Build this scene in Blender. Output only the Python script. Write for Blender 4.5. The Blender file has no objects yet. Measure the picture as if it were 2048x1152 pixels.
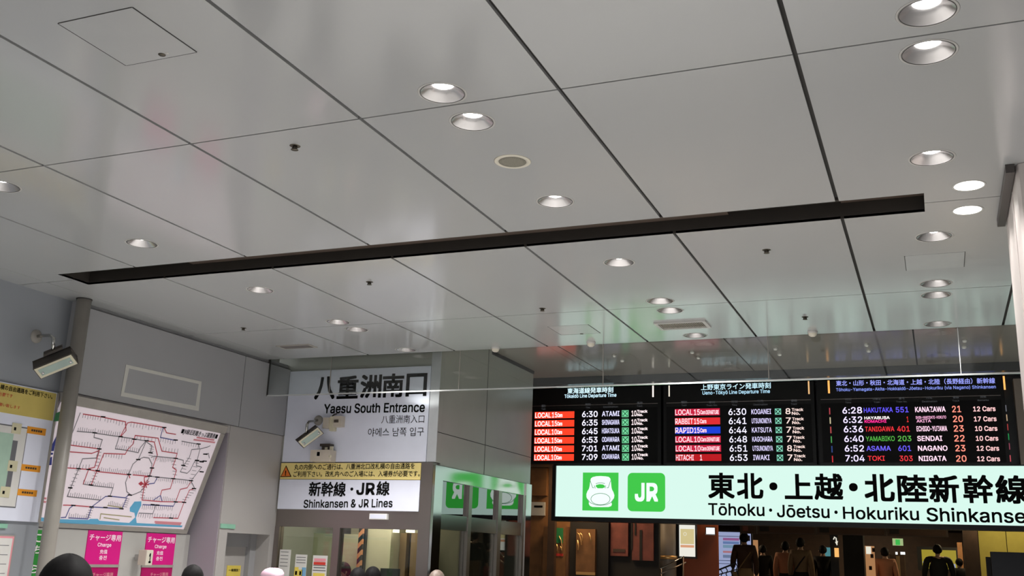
import bpy, bmesh, math, random
from mathutils import Vector, Matrix
random.seed(7)
SC = bpy.context.scene
COL = SC.collection

# ------------------------------------------------------------------ camera, world, exposure
CZ = 1.75                                   # camera height over the floor
FPX, YAW, PITCH, ROLL = 2022.76, 0.399141, 0.258174, 0.0362723
_fw = Vector((-math.sin(YAW)*math.cos(PITCH), math.cos(YAW)*math.cos(PITCH), math.sin(PITCH)))
_r = Vector((math.cos(YAW), math.sin(YAW), 0)); _u = _r.cross(_fw)
CR = math.cos(ROLL)*_r + math.sin(ROLL)*_u
CU = -math.sin(ROLL)*_r + math.cos(ROLL)*_u
CF = _fw
cam = bpy.data.cameras.new('camera'); camo = bpy.data.objects.new('camera', cam); COL.objects.link(camo)
cam.sensor_fit = 'HORIZONTAL'; cam.sensor_width = 36; cam.lens = FPX/2048*36; cam.clip_end = 200; cam.clip_start = .05
M = Matrix((CR, CU, -CF)).transposed().to_4x4(); M.translation = (0, 0, CZ)
camo.matrix_world = M
SC.camera = camo
SC.view_settings.view_transform = 'Standard'; SC.view_settings.look = 'None'
SC.view_settings.gamma = 1; SC.view_settings.use_curve_mapping = False
SC.view_settings.exposure = 0.0
SC.cycles.use_denoising = True
SC.cycles.max_bounces = 8
SC.cycles.sample_clamp_indirect = 4
SC.cycles.caustics_reflective = False; SC.cycles.caustics_refractive = False
SPOT_W = 222.0            # watts per downlight
WORLD = 1.0             # even ambient fill, added in place of unseen lamps behind
w = bpy.data.worlds.new('ambient_fill'); SC.world = w; w.use_nodes = True
w.node_tree.nodes['Background'].inputs[0].default_value = (1.0, .985, .98, 1)
w.node_tree.nodes['Background'].inputs[1].default_value = WORLD

# ------------------------------------------------------------------ pixel -> place helpers
def ray(px, py): return CF + CR*((px-1024)/FPX) - CU*((py-576)/FPX)
O = Vector((0, 0, CZ))
def atY(px, py, Y): d = ray(px, py); return O + d*(Y/d.y)
def atX(px, py, X): d = ray(px, py); return O + d*(X/d.x)
def atZ(px, py, z): d = ray(px, py); return O + d*((z-CZ)/d.z)
def atP(px, py, P0, n): d = ray(px, py); return O + d*((P0-O).dot(n)/d.dot(n))
def R_(z): return z + CZ                    # heights measured from the eye

# ------------------------------------------------------------------ materials
def lin(c):
    return tuple(((v/255)/12.92 if v/255 <= .04045 else ((v/255+.055)/1.055)**2.4) for v in c)
def pm(name, rgb, rough=.5, metal=0.0, emit=0.0, ecol=None, var=.06, scale=6.0, spec=.5):
    m = bpy.data.materials.new(name); m.use_nodes = True
    nt = m.node_tree; b = nt.nodes['Principled BSDF']
    c = lin(rgb)
    b.inputs['Roughness'].default_value = rough; b.inputs['Metallic'].default_value = metal
    b.inputs['Specular IOR Level'].default_value = spec
    if var > 0:
        tc = nt.nodes.new('ShaderNodeTexCoord'); n = nt.nodes.new('ShaderNodeTexNoise'); r = nt.nodes.new('ShaderNodeValToRGB')
        n.inputs['Scale'].default_value = scale; n.inputs['Detail'].default_value = 4
        r.color_ramp.elements[0].position = .3; r.color_ramp.elements[1].position = .7
        r.color_ramp.elements[0].color = tuple(v*(1-var) for v in c)+(1,)
        r.color_ramp.elements[1].color = tuple(min(1, v*(1+var)) for v in c)+(1,)
        nt.links.new(tc.outputs['Object'], n.inputs['Vector']); nt.links.new(n.outputs['Fac'], r.inputs['Fac'])
        nt.links.new(r.outputs['Color'], b.inputs['Base Color'])
    else: b.inputs['Base Color'].default_value = c+(1,)
    if emit > 0:
        e = lin(ecol or rgb)
        b.inputs['Emission Color'].default_value = e+(1,); b.inputs['Emission Strength'].default_value = emit
    return m
def glow(name, rgb, s=1.0):
    m = pm(name, (10, 10, 10), .6, emit=s, ecol=rgb, var=0); return m
def pane(name, tint, base, k, rough=.01):
    m = bpy.data.materials.new(name); m.use_nodes = True; nt = m.node_tree
    for n in list(nt.nodes): nt.nodes.remove(n)
    o = nt.nodes.new('ShaderNodeOutputMaterial'); mx = nt.nodes.new('ShaderNodeMixShader')
    t = nt.nodes.new('ShaderNodeBsdfTransparent'); g = nt.nodes.new('ShaderNodeBsdfGlossy')
    f = nt.nodes.new('ShaderNodeFresnel'); ma = nt.nodes.new('ShaderNodeMath'); ma.operation = 'MULTIPLY_ADD'
    f.inputs[0].default_value = 1.5; ma.inputs[1].default_value = k; ma.inputs[2].default_value = base; ma.use_clamp = True
    t.inputs[0].default_value = tint+(1,); g.inputs['Roughness'].default_value = rough
    nt.links.new(f.outputs[0], ma.inputs[0]); nt.links.new(ma.outputs[0], mx.inputs[0])
    nt.links.new(t.outputs[0], mx.inputs[1]); nt.links.new(g.outputs[0], mx.inputs[2]); nt.links.new(mx.outputs[0], o.inputs[0])
    return m
def brushed(name, rgb, rough, axis='z'):
    m = pm(name, rgb, rough, 1.0, var=.0); nt = m.node_tree; b = nt.nodes['Principled BSDF']
    tc = nt.nodes.new('ShaderNodeTexCoord'); mp = nt.nodes.new('ShaderNodeMapping'); n = nt.nodes.new('ShaderNodeTexNoise'); r = nt.nodes.new('ShaderNodeMapRange')
    mp.inputs['Scale'].default_value = (2, 2, 160); n.inputs['Scale'].default_value = 3
    r.inputs['To Min'].default_value = rough*.8; r.inputs['To Max'].default_value = rough*1.25
    nt.links.new(tc.outputs['Object'], mp.inputs[0]); nt.links.new(mp.outputs[0], n.inputs['Vector'])
    nt.links.new(n.outputs['Fac'], r.inputs['Value']); nt.links.new(r.outputs[0], b.inputs['Roughness'])
    return m
MT = dict(
    ceil=pm('ceiling_panel_enamel', (179, 180, 180), .13, var=.012, scale=.8, spec=.8),
    ceilhigh=pm('high_ceiling_enamel', (168, 160, 152), .16, var=.02, scale=.8),
    joint=pm('joint_strip', (46, 44, 41), .7),
    plenum=pm('dark_plenum', (34, 31, 30), .9),
    slot=pm('slot_brown_black', (52, 47, 42), .7), slot2=pm('slot_brown', (84, 71, 62), .6),  # brown tones of the slot lining and leaf
    wall=pm('painted_grey_panel', (158, 158, 160), .45, var=.03, scale=1.2),
    wallblue=pm('painted_blue_grey_panel', (152, 156, 162), .45, var=.03, scale=1.2),
    walllow=pm('painted_light_panel', (172, 168, 165), .5, var=.03, scale=1.2),
    frameborder=pm('old_frame_mark', (198, 197, 190), .5, var=.03),
    niche=pm('niche_lavender', (158, 152, 160), .5, var=.03, scale=1.5),
    seam=pm('seam_dark', (48, 46, 46), .8),
    blockwall=pm('grey_stone_panel', (172, 173, 166), .25, var=.03, scale=2, spec=.6),
    trimwhite=pm('pale_trim', (190, 192, 196), .35),
    steel=brushed('brushed_steel', (190, 190, 186), .10),
    steelrough=brushed('satin_steel', (150, 154, 148), .2),
    steeldark=brushed('dark_brushed_steel', (152, 144, 140), .34),
    alu=pm('polished_reflector', (206, 203, 203), .27, .93, var=.02, scale=20),
    ring=pm('white_trim_ring', (190, 188, 184), .4),
    linedark=pm('dark_gasket', (50, 48, 46), .6),
    lamp=glow('lamp_white', (255, 253, 248), 14.0),
    diffuser=glow('diffuser_white', (255, 253, 245), 6.0),
    mesh=pm('speaker_mesh', (128, 124, 112), .8, var=.2, scale=160),
    brass=pm('sprinkler_dark_metal', (88, 82, 72), .4, .8),
    hatch=pm('hatch_panel', (180, 181, 181), .2, var=.015),
    pole=pm('pole_grey_enamel', (146, 141, 134), .38, .0, var=.05),
    signwhite=pm('sign_white', (226, 229, 244), .35, var=.015),
    ink=pm('ink_black', (7, 7, 8), .8, var=0, spec=.15), inkred=pm('ink_red', (205, 60, 50), .5, var=0), inkgrey=pm('ink_grey', (105, 105, 110), .5, var=0),
    yellowdk=pm('heading_yellow', (206, 186, 104), .45, var=.04), mint=pm('map_mint', (168, 196, 178), .5), creamy=pm('map_cream', (206, 200, 168), .5),
    yellow=pm('banner_yellow', (236, 216, 140), .45, var=.02),
    orange=pm('sign_orange', (228, 120, 40), .5, var=.03), amber=pm('tag_amber', (226, 150, 40), .5, var=.04),
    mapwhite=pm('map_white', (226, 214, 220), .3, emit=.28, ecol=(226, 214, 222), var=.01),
    lred=pm('map_line_red', (196, 70, 84), .5, var=0), ltick=pm('map_tick_grey', (142, 134, 142), .5, var=0), lgrey=pm('map_line_grey', (126, 122, 128), .5, var=0), lblue=pm('map_line_blue', (78, 84, 150), .5, var=0),
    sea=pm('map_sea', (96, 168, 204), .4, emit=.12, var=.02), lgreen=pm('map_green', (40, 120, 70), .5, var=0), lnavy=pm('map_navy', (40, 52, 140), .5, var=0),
    lyel=pm('map_line_olive', (168, 160, 110), .5, var=0), lpink=pm('map_note_pink', (228, 150, 160), .5, var=0),
    frame=pm('map_frame_grey', (158, 153, 146), .4, .0),
    pink=pm('charge_magenta', (214, 20, 130), .4, emit=.06, var=.02), pinkdk=pm('charge_magenta_dark', (176, 18, 96), .35, var=.03),  # weak glow put into the charge magenta so the panels look brighter
    litwhite=pm('charge_lettering', (244, 224, 236), .5, emit=.12, var=0),  # weak glow added to lift the white lettering
    white=pm('plain_white', (235, 233, 230), .45, var=.01), cream=pm('cream_plastic', (214, 208, 192), .45, var=.03),
    mach=pm('machine_grey', (182, 180, 176), .45, var=.02),
    greenlab=pm('green_label', (138, 188, 164), .4), greenbn=pm('green_banner', (40, 140, 50), .5, var=.1),
    paper=pm('paper', (214, 212, 208), .6, var=.03), paperblue=pm('paper_blue', (120, 170, 205), .6), paperyel=pm('paper_yellow', (222, 200, 90), .6),
    ledcase=pm('led_case_black', (11, 12, 13), .4, var=.05, spec=.3), ledface=pm('led_face_black', (6, 7, 9), .55, var=.1, spec=.2),
    fascia=pm('fascia_slate', (52, 56, 60), .3, var=.06), brownwall=pm('brown_grey_panel', (138, 128, 118), .5),
    signface=glow('sign_lightbox', (219, 252, 240), .98), signgreen=glow('sign_green', (62, 200, 72), 1.0), signline=glow('sign_green_line', (110, 160, 130), .8),
    glyphwhite=glow('sign_glyph_white', (236, 255, 246), 1.1),
    pillar=pm('pillar_stone', (200, 191, 187), .4, var=.04, scale=3), pillarcap=pm('pillar_cap_dark', (70, 64, 62), .4),
    floor=pm('floor_granite', (192, 191, 189), .35, var=.12, scale=14),
    camdark=pm('housing_brown', (64, 56, 48), .45), camcream=pm('housing_cream', (202, 196, 172), .45), camglass=pm('housing_glass', (150, 168, 160), .1, var=.1),
    beige=pm('device_beige', (196, 186, 172), .5, var=.03), bluest=pm('sticker_blue', (44, 84, 150), .5),
    offwall=pm('office_cream', (214, 206, 178), .6, var=.03), offgreen=pm('office_pale_green_board', (176, 182, 152), .5, var=.05), offdark=pm('office_dark', (62, 58, 52), .6),
    stripe_o=pm('stripe_orange', (224, 150, 104), .5), blk=pm('black_paint', (20, 20, 20), .5), monitor=pm('monitor_grey', (84, 84, 84), .4),
    offlamp=glow('office_lamp', (255, 244, 214), 5),
    smoke=pane('smoke_curtain_glass', (.93, .955, .94), .015, .85), win=pane('office_window_glass', (.90, .93, .90), .01, .8),
    mirrorwin=pane('side_window_glass', (.62, .66, .62), .25, 1.1), rail=pm('rail_bright', (226, 228, 226), .18, .6, var=0),
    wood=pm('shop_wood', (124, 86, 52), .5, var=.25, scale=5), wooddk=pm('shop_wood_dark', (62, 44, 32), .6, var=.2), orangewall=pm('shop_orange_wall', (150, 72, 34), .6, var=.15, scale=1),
    dark=pm('shop_dark', (26, 22, 20), .8), olivewall=pm('olive_yellow_wall', (176, 158, 74), .6, var=.06), navybox=pm('navy_panel', (24, 28, 44), .4),  # first colour is a plain near-black for dark shop parts
    gold=pm('gilt_and_highlight', (236, 190, 128), .42, .8), terracotta=pm('poster_terracotta', (112, 58, 48), .6, var=.3), screen=glow('poster_screen', (240, 238, 226), .95),
    scrblue=glow('timetable_screen', (184, 196, 240), .62), scryel=glow('yellow_screen', (206, 186, 60), .5), scrcyan=glow('cyan_screen', (110, 190, 200), .4),
    warmlamp=glow('warm_lamp', (255, 190, 110), 1.0), warmglow=glow('warm_poster', (226, 164, 110), .5), coollamp=glow('cool_lamp', (244, 248, 250), 1.6),
    exitgreen=glow('exit_green', (70, 210, 90), .7), exitwhite=glow('exit_white', (200, 226, 160), .6), logo=glow('logo_white', (240, 236, 220), .9),
    hair=pm('hair_black', (18, 16, 17), .72, var=.35, scale=60, spec=.25), hairgrey=pm('hair_grey_brown', (128, 112, 102), .5, var=.2, scale=40),
    skin=pm('skin', (198, 158, 134), .5, var=.05), hat=pm('pink_felt', (220, 184, 200), .8, var=.08), navy=pm('cloth_navy', (34, 36, 52), .8), black=pm('cloth_black', (24, 23, 24), .8),
    peach=pm('cloth_peach', (196, 136, 104), .8), khaki=pm('cloth_khaki', (132, 108, 78), .8), brown=pm('cloth_brown', (70, 48, 36), .8), grey=pm('cloth_grey', (104, 104, 108), .8), redcl=pm('cloth_red', (150, 40, 40), .8), maskw=pm('mask_white', (230, 232, 232), .7),
)
def led(rgb, s=1.25, _c={}):
    k = (rgb, s)
    if k not in _c: _c[k] = glow('led_%02x%02x%02x' % rgb, rgb, s)
    return _c[k]

# ------------------------------------------------------------------ mesh builder
_LOC = {}
_TXT = {}
try:                                        # Blender's own interface typeface, if present
    SANS = bpy.data.fonts.load(bpy.utils.system_resource('DATAFILES', path='fonts') + '/Inter.woff2')
except Exception:
    SANS = None
def contour_fill(o):
    from mathutils.geometry import tessellate_polygon
    cv = o.to_curve(bpy.context.evaluated_depsgraph_get()); loops = []
    for sp in cv.splines:
        P = []; bp = sp.bezier_points; n = len(bp)
        for i in range(n):
            p0, p1 = bp[i], bp[(i+1) % n]
            a, b, c, d = p0.co, p0.handle_right, p1.handle_left, p1.co
            line = ((b-a).cross(d-a).length < 1e-5 and (c-a).cross(d-a).length < 1e-5)
            for k in range(1 if line else 4):
                t = k/4; P.append(a*(1-t)**3+b*3*t*(1-t)**2+c*3*t*t*(1-t)+d*t**3)
        if len(P) > 2: loops.append([Vector((p.x, p.y, 0)) for p in P])
    o.to_curve_clear()
    ar = [sum(p.x*q.y-q.x*p.y for p, q in zip(L, L[1:]+L[:1]))/2 for L in loops]
    sg = 1 if ar[max(range(len(ar)), key=lambda i: abs(ar[i]))] > 0 else -1
    def inside(p, L):
        c = False
        for u, v in zip(L, L[1:]+L[:1]):
            if (u.y > p.y) != (v.y > p.y) and p.x < (v.x-u.x)*(p.y-u.y)/(v.y-u.y)+u.x: c = not c
        return c
    vs, fs = [], []
    for L, A in zip(loops, ar):
        if A*sg <= 0: continue
        hs = [H for H, B in zip(loops, ar) if B*sg < 0 and inside(H[0], L)]
        k = len(vs); flat = [p for q in [L]+hs for p in q]
        for t in tessellate_polygon([L]+hs):
            n = (flat[t[1]]-flat[t[0]]).cross(flat[t[2]]-flat[t[0]]); fs.append(tuple(i+k for i in (t if n.z > 0 else t[::-1])))
        vs += flat
    return vs, fs
def text_data(body, bold):
    k = (body, bold)
    if k not in _TXT:
        cu = bpy.data.curves.new('lettering', 'FONT'); cu.body = body; cu.resolution_u = 3
        latin = SANS is not None and all(ord(ch) < 0x250 for ch in body)
        if latin: cu.font = SANS
        o = bpy.data.objects.new('lettering', cu); COL.objects.link(o)
        bpy.context.view_layer.update()
        if latin: vs, fs = contour_fill(o)
        else:
            me = bpy.data.meshes.new_from_object(o.evaluated_get(bpy.context.evaluated_depsgraph_get()))
            vs = [v.co.copy() for v in me.vertices]; fs = [tuple(p.vertices) for p in me.polygons]; bpy.data.meshes.remove(me)
        bpy.data.objects.remove(o); bpy.data.curves.remove(cu)
        if bold > 0:                        # heavier weight: the glyphs overprinted in a small square
            v0, f0 = vs, fs; vs, fs = list(v0), list(f0)
            sh = [(1, 1), (-1, 1), (-1, -1), (1, -1)]
            if bold >= .02: sh = [(i/3, j) for j in (-1, 1) for i in (-3, -1, 1, 3)]+[(i, j/3) for i in (-1, 1) for j in (-1, 1)]
            for i, j in sh:
                k0 = len(vs); d = Vector((i, j, 0))*bold
                vs += [v+d+Vector((0, 0, len(fs)/len(f0))) for v in v0]; fs += [tuple(q+k0 for q in f) for f in f0]
        x0 = min(v.x for v in vs); x1 = max(v.x for v in vs); y0 = min(v.y for v in vs); y1 = max(v.y for v in vs)
        _TXT[k] = ([(v.x-(x0+x1)/2, v.y-(y0+y1)/2, v.z) for v in vs], fs, x1-x0, y1-y0)
    return _TXT[k]
X_, Y_, Z_ = Vector((1, 0, 0)), Vector((0, 1, 0)), Vector((0, 0, 1))
class MB:
    def __init__(s): s.v = []; s.f = []; s.sm = []
    def add(s, vs, fs, smooth=False):
        k = len(s.v); s.v += [Vector(v) for v in vs]; s.f += [tuple(i+k for i in f) for f in fs]; s.sm += [smooth]*len(fs); return s
    def box(s, x0, x1, y0, y1, z0, z1):
        x0, x1 = min(x0, x1), max(x0, x1); y0, y1 = min(y0, y1), max(y0, y1); z0, z1 = min(z0, z1), max(z0, z1)
        return s.add([(x0, y0, z0), (x1, y0, z0), (x1, y1, z0), (x0, y1, z0), (x0, y0, z1), (x1, y0, z1), (x1, y1, z1), (x0, y1, z1)],
                     [(0, 3, 2, 1), (4, 5, 6, 7), (0, 1, 5, 4), (1, 2, 6, 5), (2, 3, 7, 6), (3, 0, 4, 7)])
    def obox(s, C, a, b, c):                # centre and three half-axes
        P = [C+a*i+b*j+c*k for k in (-1, 1) for i, j in ((-1, -1), (1, -1), (1, 1), (-1, 1))]
        fs = [(0, 3, 2, 1), (4, 5, 6, 7), (0, 1, 5, 4), (1, 2, 6, 5), (2, 3, 7, 6), (3, 0, 4, 7)]
        if a.cross(b).dot(c) < 0: fs = [f[::-1] for f in fs]
        return s.add(P, fs)
    def bevbox(s, C, a, b, c, r):           # rounded box
        bm = bmesh.new(); bmesh.ops.create_cube(bm, size=2)
        bm2 = Matrix(((a.x, b.x, c.x, C.x), (a.y, b.y, c.y, C.y), (a.z, b.z, c.z, C.z), (0, 0, 0, 1)))
        for v in bm.verts: v.co = bm2 @ v.co
        bmesh.ops.bevel(bm, geom=list(bm.edges), offset=r, segments=2, affect='EDGES', profile=.5)
        bm.verts.index_update(); bmesh.ops.recalc_face_normals(bm, faces=bm.faces)
        s.add([v.co.copy() for v in bm.verts], [tuple(v.index for v in f.verts) for f in bm.faces]); bm.free(); return s
    def tube(s, pts, r, n=12, cap=True):
        pts = [Vector(p) for p in pts]; rr = r if isinstance(r, (list, tuple)) else [r]*len(pts)
        k = len(s.v); up = None
        for i, p in enumerate(pts):
            t = (pts[min(i+1, len(pts)-1)]-pts[max(i-1, 0)]).normalized()
            if up is None: up = t.orthogonal().normalized()
            up = (up-t*up.dot(t)).normalized(); q = t.cross(up)
            for j in range(n):
                a = 2*math.pi*j/n; s.v.append(p+(up*math.cos(a)+q*math.sin(a))*rr[i])
        for i in range(len(pts)-1):
            for j in range(n):
                s.f.append((k+i*n+j, k+i*n+(j+1) % n, k+(i+1)*n+(j+1) % n, k+(i+1)*n+j)); s.sm.append(True)
        if cap:
            s.f.append(tuple(k+j for j in range(n))[::-1]); s.sm.append(False)
            s.f.append(tuple(k+(len(pts)-1)*n+j for j in range(n))); s.sm.append(False)
        return s
    def lathe(s, C, prof, n=32, close=False, axis=None):   # profile (radius, height)
        C = Vector(C); k = len(s.v); A = (axis or Z_).normalized(); U = A.orthogonal().normalized() if axis else X_; V = A.cross(U)
        for r, h in prof:
            for j in range(n):
                a = 2*math.pi*j/n; s.v.append(C+U*(r*math.cos(a))+V*(r*math.sin(a))+A*h)
        m = len(prof)
        for i in range(m if close else m-1):
            i2 = (i+1) % m
            for j in range(n):
                s.f.append((k+i*n+j, k+i*n+(j+1) % n, k+i2*n+(j+1) % n, k+i2*n+j)); s.sm.append(True)
        return s
    def disc(s, C, r, n=32, down=True):
        k = len(s.v); s.v += [Vector(C)+Vector((r*math.cos(2*math.pi*j/n), r*math.sin(2*math.pi*j/n), 0)) for j in range(n)]
        f = tuple(k+j for j in range(n)); s.f.append(f[::-1] if down else f); s.sm.append(False); return s
    def prism(s, pts, n, d):                # polygon (3D, planar) given thickness d along n
        pts = [Vector(p) for p in pts]; m = len(pts)
        return s.add(pts+[p+n*d for p in pts], [tuple(range(m))[::-1], tuple(range(m, 2*m))]+[(i, (i+1) % m, m+(i+1) % m, m+i) for i in range(m)])
    def ribbon(s, pts, w, n):               # printed line lying on a surface of normal n
        for a, b in zip(pts[:-1], pts[1:]):
            t = b-a
            if t.length < 1e-6: continue
            q = t.normalized().cross(n)*w/2; e = t.normalized()*w*.4
            s.add([a-e-q, b+e-q, b+e+q, a-e+q], [(0, 1, 2, 3)])
        return s
    def text(s, body, C, right, up, w, h=None, bold=0.0, ext=.0025):
        vs, fs, tw, th = text_data(body, bold); sx = w/tw; sy = h/th if h else sx
        n = right.cross(up); k = len(vs); C = Vector(C)
        front = [C+right*(x*sx)+up*(y*sy)+n*(ext+z*.00012) for x, y, z in vs]
        return s.add(front, fs)
    def bridge(s, A, B):                    # quads between two equal loops
        m = len(A); return s.add(list(A)+list(B), [(i, (i+1) % m, m+(i+1) % m, m+i) for i in range(m)])
    def build(s, name, mat, parent=None, loc=None):
        me = bpy.data.meshes.new(name)
        if parent is not None: base = _LOC[parent.name]
        elif loc is not None: base = Vector(loc)
        else: base = Vector((0, 0, 0))
        me.from_pydata([v-base for v in s.v], [], s.f); me.materials.append(mat)
        for p, sm in zip(me.polygons, s.sm): p.use_smooth = sm
        o = bpy.data.objects.new(name, me); COL.objects.link(o)
        if parent is not None: o.parent = parent
        else: o.location = base
        _LOC[o.name] = base.copy()
        return o
def tag(o, label, cat, group=None):
    o['label'] = label; o['category'] = cat
    if group: o['group'] = group
    return o
def thing(name, label, cat, loc, group=None):
    o = bpy.data.objects.new(name, None); COL.objects.link(o); o.empty_display_size = .1; o.location = loc; _LOC[o.name] = Vector(loc)
    return tag(o, label, cat, group)
def struct(name, mb, mat, parent=None):
    o = mb.build(name, mat, parent)
    if parent is None: o['kind'] = 'structure'
    return o
def copy_tree(o, parent=None):
    c = o.copy(); COL.objects.link(c)
    if parent is not None: c.parent = parent
    _LOC[c.name] = _LOC[o.name].copy()
    for ch in list(o.children): copy_tree(ch, c)
    return c
# lettering measured on a wall: ends of its mid line and its height in photo pixels
def tY(mb, body, xl, yl, xr, yr, h, Y, bold=0.0, ext=.0025, tilt=False):
    a, b = atY(xl, yl, Y), atY(xr, yr, Y); xm, ym = (xl+xr)/2, (yl+yr)/2
    hh = (atY(xm, ym-h/2, Y)-atY(xm, ym+h/2, Y)).z
    r = (b-a).normalized() if tilt else X_
    return mb.text(body, (a+b)/2, r, r.cross(Y_).normalized()*-1 if False else (Z_ if not tilt else (-(r.cross(-Y_)) if (-(r.cross(-Y_))).z > 0 else r.cross(-Y_)).normalized()), (b-a).length, hh, bold, ext)
def tX(mb, body, xl, yl, xr, yr, h, X, bold=0.0, ext=.0025):
    a, b = atX(xl, yl, X), atX(xr, yr, X); xm, ym = (xl+xr)/2, (yl+yr)/2
    hh = (atX(xm, ym-h/2, X)-atX(xm, ym+h/2, X)).z
    return mb.text(body, (a+b)/2, Y_, Z_, abs((b-a).y), hh, bold, ext)
def rectY(x0, y0, x1, y1, Y):               # world box of a photo rectangle on a wall facing the eye
    P = [atY(x0, y0, Y), atY(x1, y0, Y), atY(x1, y1, Y), atY(x0, y1, Y)]
    return (P[0].x+P[3].x)/2, (P[1].x+P[2].x)/2, (P[2].z+P[3].z)/2, (P[0].z+P[1].z)/2
def slabY(mb, x0, y0, x1, y1, Y, d=.03):
    a, b, c, e = rectY(x0, y0, x1, y1, Y); return mb.box(a, b, Y, Y+d, c, e)
def rectX(x0, y0, x1, y1, X):
    P = [atX(x0, y0, X), atX(x1, y0, X), atX(x1, y1, X), atX(x0, y1, X)]
    return (P[0].y+P[3].y)/2, (P[1].y+P[2].y)/2, (P[2].z+P[3].z)/2, (P[0].z+P[1].z)/2

# ------------------------------------------------------------------ room sizes
HC = R_(2.4)              # main ceiling
HH = R_(2.835)            # higher ceiling beyond the glass curtain
XW, XF = -8.12, -8.22     # left wall: rear part, front part
YE = 10.99                # edge of the main ceiling
YK, XK, YK2 = 11.5, -5.80, 14.75   # office block: front face, side face, its far end
YB = 15.7                 # departure boards
CX0, CDX = -5.365, 1.216
ROWS = [4.619-2.394*3, 4.619-2.394*2, 4.619-2.394, 4.619, 7.013, 9.407, YE]
DL_A = [(.098, 4.408), (.098, 4.798), (.1, 6.191), (.1, 7.796), (.104, 9.178), (.104, 9.586), (.108, 10.79)]
DL_B = [(-2.333, 4.465), (-2.333, 4.855), (-2.338, 6.262), (-2.34, 7.832), (-2.335, 9.19), (-2.335, 9.585), (-2.345, 10.778)]
DL_C = [(-5.99, 4.828), (-5.99, 6.238), (-5.946, 7.815), (-5.945, 9.231), (-5.94, 9.619), (-5.946, 10.8)]
FL = [(.316, 6.745), (.317, 7.241)]
SPK = (-2.342, 5.486)
SLOT = (-7.513, .046, 6.812, 7.198)

# ------------------------------------------------------------------ the setting
struct('floor', MB().box(-10, 9, -8, 38, -.15, 0), MT['floor'])
def curve_sheet(polys, z, thick):
    cu = bpy.data.curves.new('sheet', 'CURVE'); cu.dimensions = '2D'; cu.fill_mode = 'BOTH'; cu.extrude = thick/2
    for pts in polys:
        sp = cu.splines.new('POLY'); sp.points.add(len(pts)-1); sp.use_cyclic_u = True
        for p, q in zip(sp.points, pts): p.co = (q[0], q[1], 0, 1)
    o = bpy.data.objects.new('sheet', cu); COL.objects.link(o)
    me = bpy.data.meshes.new_from_object(o.evaluated_get(bpy.context.evaluated_depsgraph_get()))
    mb = MB(); mb.add([v.co+Vector((0, 0, z+thick/2)) for v in me.vertices], [tuple(p.vertices) for p in me.polygons])
    bpy.data.objects.remove(o); bpy.data.curves.remove(cu); bpy.data.meshes.remove(me); return mb
def circle(x, y, r, n=40): return [(x+r*math.cos(2*math.pi*i/n), y+r*math.sin(2*math.pi*i/n)) for i in range(n)]
xs = [XW-.02-.0, -7.86, -6.581] + [CX0+k*CDX for k in range(0, 10)]
gx, gy = .012, .006
polys = []
def panel_poly(x0, x1, y0, y1, first):
    sx0, sx1, sy0, sy1 = SLOT
    if y1 < sy0 or y0 > sy1 or x1 < sx0 or x0 > sx1: return [(x0, y0), (x1, y0), (x1, y1), (x0, y1)]
    top = y0 < 7.0 and y1 < 7.1
    a, b = max(x0, sx0), min(x1, sx1)
    if top:
        pts = [(x0, y0), (x1, y0)]
        if b < x1: pts += [(x1, y1), (b, y1), (b, sy0)]
        else: pts += [(x1, sy0)]
        if a > x0: pts += [(a, sy0), (a, y1), (x0, y1)]
        else: pts += [(x0, sy0)]
        return pts
    pts = []
    if a > x0: pts += [(x0, y0), (a, y0), (a, sy1)]
    else: pts += [(x0, sy1)]
    if b < x1: pts += [(b, sy1), (b, y0), (x1, y0)]
    else: pts += [(x1, sy1)]
    pts += [(x1, y1), (x0, y1)]
    return pts
for i in range(len(xs)-1):
    for j in range(len(ROWS)-1):
        x0 = xs[i]+(gx if i > 1 else (.004 if i else -.1)); x1 = xs[i+1]-(gx if i > 0 else .004)
        polys.append(panel_poly(x0, x1, ROWS[j]+gy, ROWS[j+1]-(gy if j < len(ROWS)-2 else 0), i == 0))
for x, y in DL_A+DL_B+DL_C: polys.append(circle(x, y, .125))
for x, y in FL: polys.append(circle(x, y, .094))
polys.append(circle(SPK[0], SPK[1], .093))
struct('ceiling', curve_sheet(polys, HC, .02), MT['ceil'])
jm = MB()
for x in xs[1:-1]:
    if SLOT[0] < x < SLOT[1]: jm.box(x-.02, x+.02, -2.6, SLOT[2]-.02, HC+.021, HC+.026).box(x-.02, x+.02, SLOT[3]+.02, YE-.03, HC+.021, HC+.026)
    else: jm.box(x-.02, x+.02, -2.6, YE-.03, HC+.021, HC+.026)
struct('ceiling_joint', jm, MT['joint'])
struct('ceiling_plenum', MB().box(-8.4, 5.6, -2.6, YE, HC+.2, HC+.3).box(-8.4, 5.6, YE-.02, YE, HC+.0, HC+.3), MT['plenum'])
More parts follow.
